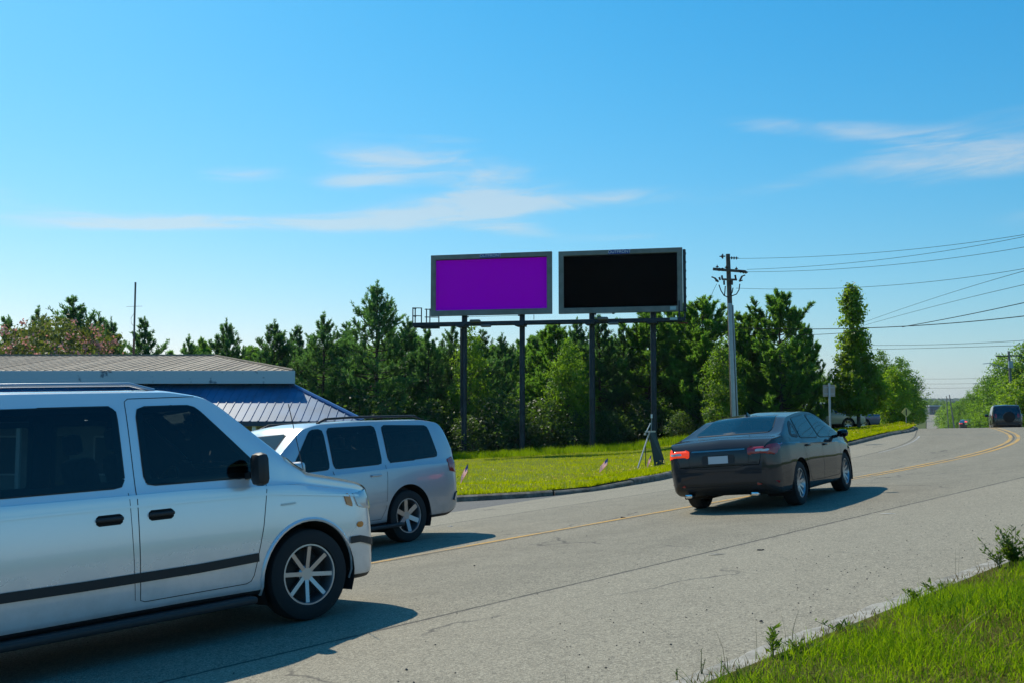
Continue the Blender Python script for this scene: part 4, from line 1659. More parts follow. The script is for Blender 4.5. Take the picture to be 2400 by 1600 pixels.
MB().box((lx(1010), -.1, zs - .13), (1.1, .4, .16), bev=.01).build('under_box', M_STEEL, stand)
MB().box((lx(990), -.1, zs - .09), (.9, .3, .1), bev=.01).build('under_box', M_STEEL, stand)
for px in (973.5, 979, 993.5, 998, 1006, 1027):
    MB().bar((lx(px), -.44 if px < 995 else .18, zs + .05), (lx(px), -.44 if px < 995 else .18, zs + (1.02 if px < 1010 else .62)), .055).build('rail_post', M_STEEL, stand)
for zz in (.55, 1.02):
    MB().bar((lx(973), -.44, zs + zz), (lx(994), -.44, zs + zz - .02), .05).build('rail', M_STEEL, stand)
    MB().bar((lx(994), .18, zs + zz - .03), (lx(1027), .18, zs + zz - .06), .05).build('rail', M_STEEL, stand)
    MB().bar((lx(973), -.44, zs + zz), (lx(973), .18, zs + zz), .05).build('rail', M_STEEL, stand)
for px, hh in ((1592, 1.08), (1605, .40)):
    MB().bar((lx(px), -.44, zs - .05), (lx(px), -.44, zs + hh), .085).build('rail_post', M_STEEL, stand)
M_LAMPH = mat('lamp_housing', (.16, .16, .155), .6, vary=.3)
for px in (1120, 1415):
    MB().box((lx(px), -.62, zs + .14), (.62, .35, .17), bev=.06).build('floodlight', M_LAMPH, stand, smooth=True)
    MB().box((lx(px + 25), -.62, zs - .16), (.60, .30, .14), bev=.05).build('floodlight', M_LAMPH, stand, smooth=True)
    MB().bar((lx(px), -.3, zs + .05), (lx(px), -.6, zs + .12), .04).build('lamp_arm', M_STEEL, stand)
for pa, pb in ((1087, 1218), (1387, 1440)):
    mb = MB()
    mb.tube([(lx(pa), .42, zs + .50), (lx(pb), .42, zs + .52)], .012, 6)
    mb.box((lx(pa + 5), .42, zs + .50), (.14, .07, .08), bev=.02)
    mb.box((lx(pb - 5), .42, zs + .52), (.14, .07, .08), bev=.02)
    mb.build('tie_cable', M_STEEL, stand)
idp = MB().box((lx(1579), -.468, zs + .06), (.42, .012, .13)).build('number_plate', M_PALE, stand)
MB().tube([(lx(1078), .25, zs - .2), (lx(1078), .25, zs - 1.4), (lx(1079), .3, zs - 5.5)], .05, 8).build('cable_duct', M_STEEL, stand)
MB().tube([(lx(1518), .25, .7), (lx(1521), .3, 1.0), (lx(1524), .32, 2.2)], .03, 6).build('cable_duct', mat('grey_pvc', (.35, .36, .36), .5), stand)
MB().box((lx(1523.5), .2, 2.15), (.10, .08, .22), bev=.01).build('meter_box', M_WHITE, stand)
MB().box((lx(1600), -.1, zs - .16), (.55, .4, .05)).build('red_brace', mat('red_oxide', (.16, .03, .02), .7), stand)

# ================================================================== shop building with blue mansard
M_TAN = mat('weathered_tan_roof', (0.30, 0.238, 0.168), 0.8, c2=(0.15, 0.12, 0.088), vscale=3.0, contrast=(.40, .72))
M_FASC = mat('pale_fascia', (0.42, 0.52, 0.56), 0.6, c2=(0.10, 0.15, 0.19), vscale=1.6, contrast=(.62, .70))
M_BLUER = mat('blue_roof_sheet', (0.020, 0.150, 0.30), 0.48, metal=0.0, vary=.3, vscale=1.0, spec=.35)
M_BLUERIDGE = mat('blue_ridge', (0.06, 0.15, 0.34), 0.35, metal=0.2)
M_WALL = mat('painted_block_wall', (0.42, 0.42, 0.39), 0.85, vary=.25, vscale=1.2)
M_SHOPG = mat('shop_glass', (0.03, 0.045, 0.045), 0.05, spec=.8)
FY = 38.0
M_TANS = [M_TAN, mat('tan_roof_faded', (0.345, 0.275, 0.195), 0.8, c2=(0.19, 0.15, 0.11), vscale=2.2, contrast=(.42, .70)), mat('tan_roof_stained', (0.255, 0.20, 0.14), 0.8, c2=(0.12, 0.095, 0.07), vscale=3.6, contrast=(.40, .66))]
bz = float(lawn_z(-14, 40)) - 0.06
fz0 = at(400, 898, FY).z
fz1 = at(400, 868, FY).z
RX = at(690, 880, FY).x                   # right end of the upper roof
LX = -27.0
RIDGE_Y = FY + 7.0
rz = at(300, 833.5, RIDGE_Y).z
rxe = at(503, 833, RIDGE_Y).x
bld = empty('shop_building', (-14, 40, bz))
tag(bld, 'low shop building with tan metal roof and blue mansard at the left', 'building')


def bl(p):
    return (p[0] + 14, p[1] - 40, p[2] - bz)


# upper roof: sheets with a raised rib each, cut along the hip
sw = 0.30
n = int((RX - LX) / sw)
prng = random.Random(5)
for i in range(n):
    xa, xb = LX + i * sw, LX + (i + 1) * sw
    def topk(x):
        return 1.0 if x <= rxe else max(0.0, (RX - x) / (RX - rxe))
    ka, kb_ = topk(xa), topk(min(xb, RX))
    def P(x, k, dz=0.0):
        return bl((x, FY - .25 + (RIDGE_Y - FY + .25) * k, fz1 + 0.0 + (rz - fz1) * k + dz))
    j = prng.uniform(-.004, .004)
    V = [P(xa, 0, j), P(xb - .06, 0, j), P(xb - .05, 0, .022 + j), P(xb - .012, 0, .022 + j), P(xb, 0, j),
         P(xa, ka, j), P(xb - .06, kb_, j), P(xb - .05, kb_, .022 + j), P(xb - .012, kb_, .022 + j), P(xb, kb_, j)]
    F = [(q, q + 1, q + 6, q + 5) for q in range(4)]
    V += [(v[0], v[1], v[2] - .03) for v in (V[0], V[4], V[5], V[9])]
    F += [(0, 4, 11, 10), (10, 11, 13, 12)]
    MB().add(V, F).build('roof_sheet', prng.choice(M_TANS), bld)
# hip end and back slope
SK = .235                                  # the plot is askew: the right end runs back to the left
V = [bl((RX, FY - .25, fz1)), bl((rxe, RIDGE_Y, rz)), bl((RX - 14 * SK, 2 * RIDGE_Y - FY, fz1)), bl((LX, 2 * RIDGE_Y - FY, fz1)), bl((LX, RIDGE_Y, rz))]
MB().add(V, [(0, 2, 1), (1, 2, 3, 4)]).build('roof_slope', M_TAN, bld)
MB().tube([bl((RX, FY - .25, fz1 + .02)), bl((rxe, RIDGE_Y, rz + .03)), bl((LX, RIDGE_Y, rz + .03))], .05, 6).build('ridge_cap', M_TAN, bld)
MB().box(bl(((LX + RX) / 2 + .02, FY - .28, (fz0 + fz1) / 2 - .01)), (RX - LX + .12, .06, fz1 - fz0), bev=.01).build('fascia', M_FASC, bld)
MB().bar(bl((RX + .05, FY - .25, (fz0 + fz1) / 2 - .01)), bl((RX + .05 - 14 * SK, FY + 13.8, (fz0 + fz1) / 2 - .01)), .06, fz1 - fz0 - .01).build('fascia', M_FASC, bld)
MB().box(bl(((LX + RX - 1.8) / 2, FY + 3.4, fz0 + .01)), (RX - LX - 1.8, 7.3, .04)).build('soffit', M_WALL, bld)
# blue mansard: front slope and right slope
MT_Y, MB_Y = FY + .28, 35.5
MTX, MBX = RX - .35, at(851, 979, 35.5).x
mz1, mz0 = fz0 + .03, at(500, 986, MB_Y).z
n = int((MBX - LX) / sw)
for i in range(n + 1):
    xa, xb = LX + i * sw, min(LX + (i + 1) * sw, MBX)
    if xb - xa < .07:
        continue
    def topk(x):
        return 1.0 if x <= MTX else max(0.0, (MBX - x) / (MBX - MTX))
    ka, kb_ = topk(xa), topk(xb)
    def P(x, k, dz=0.0):
        return bl((x, MB_Y + (MT_Y - MB_Y) * k, mz0 + (mz1 - mz0) * k + dz))
    V = [P(xa, 0), P(xb - .06, 0), P(xb - .05, 0, .025), P(xb - .012, 0, .025), P(xb, 0),
         P(xa, ka), P(xb - .06, kb_), P(xb - .05, kb_, .025), P(xb - .012, kb_, .025), P(xb, kb_)]
    F = [(q, q + 1, q + 6, q + 5) for q in range(4)]
    V += [(v[0], v[1], v[2] - .03) for v in (V[0], V[4], V[5], V[9])]
    F += [(0, 4, 11, 10), (10, 11, 13, 12)]
    MB().add(V, F).build('mansard_sheet', M_BLUER, bld)
V = [bl((MBX, MB_Y, mz0)), bl((MBX - 10.5 * SK, 46, mz0)), bl((MTX - 7.7 * SK, 46, mz1)), bl((MTX, MT_Y, mz1))]
MB().add(V, [(0, 1, 2, 3)]).build('mansard_side', M_BLUER, bld)
MB().tube([bl((MBX, MB_Y, mz0 + .03)), bl((MTX, MT_Y, mz1 + .03))], .075, 6).build('hip_cap', M_BLUERIDGE, bld)
MB().box(bl(((LX + MBX) / 2, MB_Y + .02, mz0 - .09)), (MBX - LX, .10, .16)).build('eave_board', mat('dark_eave', (.02, .05, .09), .6), bld)
MB().box(bl(((LX + MBX) / 2, (MB_Y + 38.8) / 2, mz0 - .05)), (MBX - LX - .2, 38.8 - MB_Y, .03)).build('porch_ceiling', M_WALL, bld)
MB().box(bl(((LX + RX - 2.6) / 2, 43.0, (bz + fz0) / 2)), (RX - 2.6 - LX, 8.4, fz0 - bz)).build('wall', M_WALL, bld)
for k in range(7):
    x = -25.0 + k * 2.45
    if k == 3:
        o = MB().box(bl((x, 38.77, bz + 1.1)), (1.0, .06, 2.2), bev=.01).build('door', M_SHOPG, bld)
        MB().box(bl((x + .38, 38.71, bz + 1.05)), (.03, .05, .3)).build('handle', M_CHROME, o)
    else:
        o = MB().box(bl((x, 38.77, bz + 1.45)), (1.9, .05, 1.4)).build('window', M_SHOPG, bld)
        mb = MB()
        for sx_, sz_, a_, b__ in ((0, .73, 2.0, .07), (0, -.73, 2.0, .07), (-.97, 0, .07, 1.4), (.97, 0, .07, 1.4), (0, 0, .05, 1.4)):
            mb.box(bl((x + sx_, 38.74, bz + 1.45 + sz_)), (a_, .06, b__))
        mb.build('frame', M_WHITE, o)
for x in (-26, -21.8, -17.6, -13.4, -9.2, MBX - .25):
    MB().box(bl((x, MB_Y + .18, (bz + mz0 - .1) / 2)), (.14, .14, mz0 - .1 - bz), bev=.01).build('porch_post', M_WHITE, bld)

# aerial mast behind the roof
mp = at(313, 835, 47.0)
mast = empty('antenna_mast', (mp.x, mp.y, float(lawn_z(mp.x, mp.y)) - .1))
tag(mast, 'thin antenna mast rising behind the tan roof', 'antenna')
ztop = at(313, 662, 47).z - mast.location.z
M_MAST = mat('mast_steel', (.10, .11, .11), .5, metal=.6)
mb = MB()
mb.tube([(0, 0, 0), (0, 0, ztop * .72)], .055, 8)
mb.build('mast_tube', mat('rusty_mast', (.14, .07, .05), .7), mast, smooth=True)
MB().tube([(0, 0, ztop * .72), (0, 0, ztop)], .045, 8).build('mast_tube', M_MAST, mast, smooth=True)
za = at(313, 719, 47).z - mast.location.z
MB().bar((-.40, 0, za), (.36, 0, za + .02), .012).build('aerial_rod', M_MAST, mast)
MB().tube([(-.02, 0, za - .3), (-.17, 0, za - .55), (-.14, 0, za - .8), (-.02, 0, za - .95)], .008, 5).build('cable_loop', M_MAST, mast)

# ================================================================== utility pole and its wires
UY = 50.0
pb_ = at(1722, 1000, UY)
gz = lawn_at(pb_.x, pb_.y)
pole = empty('utility_pole', (pb_.x, pb_.y, gz))
tag(pole, 'tall wooden utility pole with crossarm right of the black billboard', 'utility pole')
pt = at(1706, 596, UY)
M_POLE = mat('weathered_pole', (0.105, 0.095, 0.085), 0.85, vary=.4, vscale=4, bump=.3, bscale=20)
M_CABLE = mat('cable_black', (.012, .014, .018), .9, spec=.1)
M_GALV = mat('galvanised', (.34, .40, .44), .42, metal=.5, vary=.15)
M_INS = mat('porcelain_brown', (.05, .03, .025), .25)


def lp(px, py, dy=0.0):
    p = at(px, py, UY + dy)
    return Vector((p.x - pb_.x, p.y - pb_.y, p.z - gz))


tp = lp(1706, 596)
MB().tube([(0, 0, -.3), tp * .5, tp], [.17, .145, .105], 14).build('shaft', M_POLE, pole, smooth=True)
def onpole(py, dx, dy):
    k = (1000 - py) / (1000 - 596)
    q = lp(1722 + (1706 - 1722) * k, py)
    return Vector((q.x + dx, dy, q.z))


MB().tube([onpole(1010, -.05, -.16), onpole(712, -.035, -.13)], .105, 12).build('conduit', M_GALV, pole, smooth=True)
MB().tube([onpole(1010, .15, -.08), onpole(716, .13, -.06)], .040, 8).build('conduit', M_GALV, pole, smooth=True)
ca, cb = lp(1671, 631, -.15), lp(1746, 637, -.15)
MB().bar(ca, cb, .11, .13).build('crossarm', M_POLE, pole)
ba, bb_ = lp(1692, 655, -.15), lp(1727, 656, -.15)
MB().bar(ba, bb_, .08, .09).build('cutout_arm', M_POLE, pole)


def insulator(p, d, name='insulator', n_=3, sc=1.0):
    d = Vector(d).normalized()
    mb = MB()
    a = Vector((0, 0, 1)) if abs(d.z) < .9 else Vector((1, 0, 0))
    ax = d.cross(a).normalized()
    mb.tube([p, p + d * (.13 * n_ + .05) * sc], .02 * sc, 6)
    for k in range(n_):
        q = p + d * (.06 + .12 * k) * sc
        mb.tube([q, q + d * .03 * sc, q + d * .07 * sc], [.07 * sc, .085 * sc, .03 * sc], 8)
    return mb.build(name, M_INS, pole, smooth=True)


insulator(lp(1711, 605), (1, 0, -.02))
insulator(lp(1700, 601, -.3), (-1, .3, 0), n_=1, sc=1.6)
for px in (1681, 1702):
    insulator(lp(px, 629 + (px - 1671) * .07, -.15), (0, 0, 1), n_=1)
for px in (1686, 1694):
    insulator(lp(px, 633, -.25), (-.3, -1, 0), n_=2)
insulator(lp(1726, 634, -.15), (0, 0, 1), n_=1)
insulator(lp(1732, 637, -.2), (1, -.1, -.05))
insulator(lp(1740, 638, -.05), (1, .3, -.05), n_=2)
for (x_, y_, xb_, yb_) in ((1675, 652, 1684, 661), (1739, 648, 1733, 660), (1692, 646, 1693, 655), (1723, 645, 1725, 656), (1697, 658, 1697.5, 668), (1716, 658, 1716, 668), (1686, 650, 1688, 657)):
    mb = MB()
    a, b = lp(x_, y_, -.2), lp(xb_, yb_, -.2)
    mb.tube([a, b], .05, 7)
    if x_ in (1675, 1739):
        off = Vector((-.16 if x_ == 1675 else .16, 0, .06))
        mb.tube([a, a + off], .035, 6)
        mb.tube([b, b + off], .035, 6)
    mb.build('fuse_cutout', M_INS, pole, smooth=True)
for pts_ in (((1685, 668), (1690, 682), (1697, 693), (1706, 697)), ((1734, 666), (1732, 680), (1726, 690), (1715, 694)), ((1700, 671), (1699, 683), (1698, 693)), ((1718, 675), (1716, 686), (1712, 692))):
    MB().tube([lp(x_, y_, -.18) for x_, y_ in pts_], .028, 6).build('jumper_cable', M_CABLE, pole, smooth=True)


def wire(name, label, pts, r_, Y0=50.0, X1=2400, Y1=36.0, x0=1745, group=None):
    """a hanging wire through points of the photo; distance runs between two poles"""
    P = np.array(pts, float)
    if len(P) == 2:
        P = np.array([P[0], (P[0] + P[1]) / 2 + [0, 3], P[1]])
    co = np.polyfit(P[:, 0], P[:, 1], 2 if len(P) >= 3 else 1)
    xs = np.linspace(P[0, 0], P[-1, 0], 26)
    out = []
    for x in xs:
        k = (x - x0) / (X1 - x0)
        Yd = Y0 + (Y1 - Y0) * k
        out.append(at(x, float(np.polyval(co, x)), max(Yd, 12.0)))
    c = out[0]
    o = MB().tube([p - c for p in out], r_, 5).build(name, M_CABLE, smooth=True)
    o.location = c
    tag(o, label, 'wire', group)
    return o


def z3(x, y):
    return (1850 + x / 3.136, 560 + y / 3.136)


def ext(pts, x):
    P = np.array(pts)
    co = np.polyfit(P[:, 0], P[:, 1], 2)
    return pts + [(x, float(np.polyval(co, x)))]


wire('overhead_wire', 'topmost wire running right from the insulator at the pole top', ext([(1725, 606), z3(0, 140), z3(700, 95), z3(1500, 5)], 2700), .009)
wire('overhead_wire', 'upper of two wires leaving the right end of the crossarm', ext([(1750, 632), z3(0, 212), z3(700, 150), z3(1650, 0)], 2700), .009)
wire('overhead_wire', 'lower of two wires leaving the right end of the crossarm', ext([(1750, 637), z3(0, 242), z3(800, 185), z3(1725, 62)], 2700), .009)
wire('overhead_wire', 'wire leaving the utility pole just below the crossarm level', ext([(1725, 676), z3(0, 370), z3(700, 345), z3(1725, 220)], 2700), .009)
wire('overhead_wire', 'steep wire rising right above the tall narrow tree, upper of a pair', ext([(1990, 772), z3(595, 580), z3(1200, 400), z3(1725, 235)], 2650), .012, Y0=85, x0=1990, Y1=42)
wire('overhead_wire', 'steep wire rising right above the tall narrow tree, lower of a pair', ext([(1990, 777), z3(595, 605), z3(1200, 470), z3(1725, 335)], 2650), .012, Y0=85, x0=1990, Y1=42)
wire('overhead_wire', 'thick communication cable crossing the sky behind the narrow tree', ext([(1722, 769), z3(150, 662), z3(600, 655), z3(1725, 568)], 2700), .017)
wire('overhead_wire', 'cable that splits off and climbs above the thick communication cable', ext([z3(830, 648), z3(1300, 560), z3(1725, 470)], 2600), .016, x0=2110, Y0=46)
wire('overhead_wire', 'short sagging cable just below the thick cable left of the narrow tree', [(1722, 778), z3(150, 705), z3(400, 690), (2030, 775)], .012)
wire('overhead_wire', 'upper of two level wires over the road right of the narrow tree', ext([(2030, 809), z3(650, 778), z3(1250, 770), z3(1725, 745)], 2600), .014, Y0=75, x0=2030, Y1=60)
wire('overhead_wire', 'lower of two level wires over the road right of the narrow tree', ext([(2030, 819), z3(650, 808), z3(1250, 795), z3(1725, 780)], 2600), .014, Y0=75, x0=2030, Y1=60)
for i_, yy in enumerate((885.5, 897, 907)):
    wire('overhead_wire', ('top', 'middle', 'bottom')[i_] + ' of three faint distant wires above the far hills', [(2120, yy + 1), (2220, yy + 1.5), (2330, yy - 1)], .016, Y0=150, x0=2120, X1=2330, Y1=132)
wire('guy_wire', 'thin wire slanting down left from the fuse cutouts of the pole', [(1680, 666), (1672, 682), (1664, 702)], .010, Y0=50, Y1=50)

# ================================================================== signs, A-board, flags
M_ALU = mat('sign_back', (.30, .28, .25), .5, metal=.3)
p = at(1946.5, 1036, 38.0)
z0 = lawn_at(p.x, p.y)
sg = empty('road_sign', (p.x, p.y, z0))
tag(sg, 'back of a rectangular road sign on a thin post behind the black sedan', 'sign')
zt = at(1946.5, 897, 38).z - z0
MB().box((0, 0, zt / 2 - .1), (.07, .05, zt + .2)).build('post', M_GALV, sg)
zc = at(1946.5, 914.5, 38).z - z0
MB().box((0, .045, zc), (.46, .012, .45), bev=.004).build('sign_panel', M_ALU, sg)
for k in (-.12, .12):
    MB().box((0, .03, zc + k), (.40, .025, .03)).build('bracket', M_GALV, sg)

p = at(2124.5, 997, 60.0)
z0 = lawn_at(p.x, p.y)
sg = empty('warning_sign', (p.x, p.y, z0))
tag(sg, 'faded yellow diamond warning sign on the lawn near the crest', 'sign')
zc = at(2124, 965, 60).z - z0
MB().box((0, .02, (zc + .2) / 2 - .1), (.05, .04, zc + .4)).build('post', M_ALU, sg)
dm = MB().prism([(-.30, 0, 0), (0, 0, -.30), (.30, 0, 0), (0, 0, .30)], (0, -.03, zc), (0, .012, 0)).build('sign_panel', mat('faded_yellow', (.82, .62, .16), .6, vary=.15), sg)
MB().box((0, -.036, zc), (.055, .008, .38)).build('symbol', mat('sign_black', (.03, .025, .015), .6), dm)

# A-board on the lawn, seen from its edge
p = at(1518, 1076, 36.0)
z0 = lawn_at(p.x, p.y)
zt = at(1520, 1010, 36).z - z0
ab = empty('a_board', (p.x, p.y, z0))
tag(ab, 'A-frame sign stand with dark panel on the lawn behind the sedan', 'sign')
apx = lambda px: (px - 1518) / 2333.33 * 36
M_AFR = mat('aframe_metal', (.40, .38, .36), .4, metal=.6)
M_ADK = mat('aframe_dark', (.030, .034, .026), .6)
V = [(apx(1523), .0, zt - .04), (apx(1538), .35, zt - .04), (apx(1562), .20, 0.0), (apx(1534), -.15, 0.0)]
mb = MB()
nrm = Vector((.5, -.85, .2)).normalized() * .02
mb.add([Vector(v) + nrm for v in V] + [Vector(v) - nrm for v in V], [(0, 1, 2, 3), (7, 6, 5, 4), (0, 4, 5, 1), (1, 5, 6, 2), (2, 6, 7, 3), (3, 7, 4, 0)])
mb.build('board', M_ADK, ab)
MB().bar((apx(1522), 0, zt - .02), (apx(1534.5), -.17, -.03), .04).build('leg', M_ADK, ab)
MB().bar((apx(1538.5), .36, zt - .02), (apx(1563), .19, -.03), .04).build('leg', M_ADK, ab)
MB().bar((apx(1523), -.02, zt), (apx(1491), -.45, 0), .042).build('leg', M_AFR, ab)
MB().bar((apx(1516), .30, zt * .6), (apx(1515.5), .25, 0), .03).build('leg', M_ADK, ab)
MB().bar((apx(1513), -.05, zt - .01), (apx(1539), .36, zt - .01), .055).build('top_bar', mat('cream_bar', (.50, .48, .42), .6), ab)
MB().box((apx(1512), -.06, zt - .10), (.08, .06, .07), bev=.01).build('clamp', mat('cream_bar'), ab)
MB().bar((apx(1516), -.02, zt), (apx(1526), .05, zt + .30), .03).build('top_hook', M_GALV, ab)

M_FLAGR = leaf_mat('flag_red', (.55, .04, .06), (.60, .06, .08), (.8, .1, .12), .55)
M_FLAGW = leaf_mat('flag_white', (.80, .76, .76), (.85, .82, .82), (.95, .88, .88), .55)
M_FLAGB = leaf_mat('flag_blue', (.02, .04, .16), (.03, .05, .2), (.04, .07, .3), .5)


def flag(px, py, Y, lean, droop, label, sc=1.0):
    """small stick flag planted in the lawn, cloth hanging to the left"""
    q = at(px, py, Y)
    z = lawn_at(q.x, q.y)
    root = empty('stick_flag', (q.x, q.y, z))
    tag(root, label, 'flag')
    H = .62 * sc
    ln = Vector((lean, 0.0, 1)).normalized()
    MB().tube([Vector((0, 0, -.05)), ln * H], .006, 6).build('stick', mat('flag_stick', (.25, .16, .08), .6), root)
    V, F, mi = [], [], []
    nu, nv = 10, 13
    fh, fl = .24 * sc, .38 * sc
    dn = Vector((-math.cos(droop), .05, -math.sin(droop)))
    for i in range(nu + 1):
        for j in range(nv + 1):
            a = i / nu
            b = j / nv
            pnt = ln * (H - b * fh) + dn * (a * fl) + Vector((0, .025 * math.sin(a * 7 + b), 0)) + Vector((0, 0, -.04 * a * a * sc))
            V.append(pnt)
    for i in range(nu):
        for j in range(nv):
            F.append((i * (nv + 1) + j, (i + 1) * (nv + 1) + j, (i + 1) * (nv + 1) + j + 1, i * (nv + 1) + j + 1))
            mi.append(2 if (i < 4 and j < 7) else (0 if j % 2 == 0 else 1))
    np_mesh('cloth', np.array([tuple(v) for v in V]), np.array(F), [M_FLAGR, M_FLAGW, M_FLAGB], root, smooth=True, mi=mi)
    return root


flag(1094, 1138, 27.5, .06, 1.0, 'small striped flag on a stick beside the silver SUV', .95)
flag(1421, 1101, 32.0, .10, .75, 'small striped flag tilted on the lawn left of the A-frame stand', .9)
flag(1526, 1076, 35.2, .0, 1.1, 'small striped flag between the legs of the A-frame stand', .8)
flag(1582, 1084, 33.5, .12, 1.25, 'small striped flag right of the A-frame stand beside the sedan', .8)

# ================================================================== trees
M_BARK = mat('pine_bark', (0.060, 0.045, 0.034), 0.9, vary=.4, vscale=6, bump=.4, bscale=25)
M_BARK2 = mat('grey_bark', (0.085, 0.075, 0.062), 0.9, vary=.4, vscale=6, bump=.4, bscale=25)
M_NEEDLE = leaf_mat('pine_needles', (0.018, 0.075, 0.044), (0.080, 0.200, 0.062), (0.22, 0.46, 0.06), 0.52, 0.8)
M_NEEDLE2 = leaf_mat('lush_needles', (0.022, 0.095, 0.036), (0.120, 0.285, 0.044), (0.34, 0.62, 0.035), 0.55, 0.7)
M_LEAF = leaf_mat('tree_leaves', (0.022, 0.080, 0.022), (0.115, 0.250, 0.022), (0.38, 0.62, 0.02), 0.56, 0.8)
M_LEAFB = leaf_mat('bright_leaves', (0.045, 0.125, 0.014), (0.200, 0.350, 0.016), (0.52, 0.74, 0.015), 0.56, 0.8)
M_MIMOSA = leaf_mat('mimosa_leaves', (0.045, 0.090, 0.018), (0.110, 0.150, 0.030), (0.26, 0.30, 0.03), 0.48, 0.9)
M_SHRUB = leaf_mat('shrub_leaves', (0.014, 0.050, 0.024), (0.060, 0.130, 0.028), (0.22, 0.38, 0.02), 0.48, 0.9)
M_PINK = leaf_mat('mimosa_blossom', (0.62, 0.26, 0.23), (0.80, 0.42, 0.36), (0.8, 0.35, 0.3), 0.35, 3.0)


def np_tube(P, rad, n=5):
    P = np.asarray(P, float)
    k = len(P)
    d_ = np.gradient(P, axis=0)
    d_ /= np.linalg.norm(d_, axis=1, keepdims=True) + 1e-9
    ref = np.array([0.31, 0.17, 0.93]) if abs(d_[0, 2]) < .9 else np.array([1.0, 0.1, 0])
    a = np.cross(d_, ref)
    a /= np.linalg.norm(a, axis=1, keepdims=True) + 1e-9
    b = np.cross(d_, a)
    th = np.linspace(0, 2 * np.pi, n, endpoint=False)
    V = P[:, None, :] + (a[:, None, :] * np.cos(th)[None, :, None] + b[:, None, :] * np.sin(th)[None, :, None]) * np.asarray(rad)[:, None, None]
    V = V.reshape(-1, 3)
    F = np.array([(i * n + q, i * n + (q + 1) % n, (i + 1) * n + (q + 1) % n, (i + 1) * n + q) for i in range(k - 1) for q in range(n)])
    return V, F


class Wood:
    def __init__(self):
        self.V, self.F, self.k = [], [], 0

    def add(self, P, rad, n=5):
        V, F = np_tube(P, rad, n)
        self.V.append(V)
        self.F.append(F + self.k)
        self.k += len(V)

    def arrays(self):
        return np.concatenate(self.V), np.concatenate(self.F)


def needle_tris(C, D, rng, per=7, ln=0.19, wd=0.034, spread=0.8):
    """tufts: thin triangles fanning round direction D from C"""
    n = len(C)
    C = np.repeat(C, per, 0)
    D = np.repeat(D, per, 0)
    r_ = rng.normal(size=(n * per, 3))
    d_ = D + r_ * spread * 0.55
    d_ /= np.linalg.norm(d_, axis=1, keepdims=True)
    L = ln * rng.uniform(.7, 1.25, (n * per, 1))
    side = np.cross(d_, rng.normal(size=(n * per, 3)))
    side /= np.linalg.norm(side, axis=1, keepdims=True) + 1e-9
    C = C + rng.normal(size=C.shape) * 0.03
    A = C - side * wd * .5
    B = C + side * wd * .5
    T = C + d_ * L
    Mid1 = C + d_ * L * .55 + side * wd * .62
    V = np.stack([A, B, Mid1, T], 1).reshape(-1, 3)
    F = np.arange(n * per * 4).reshape(-1, 4)
    return V, F


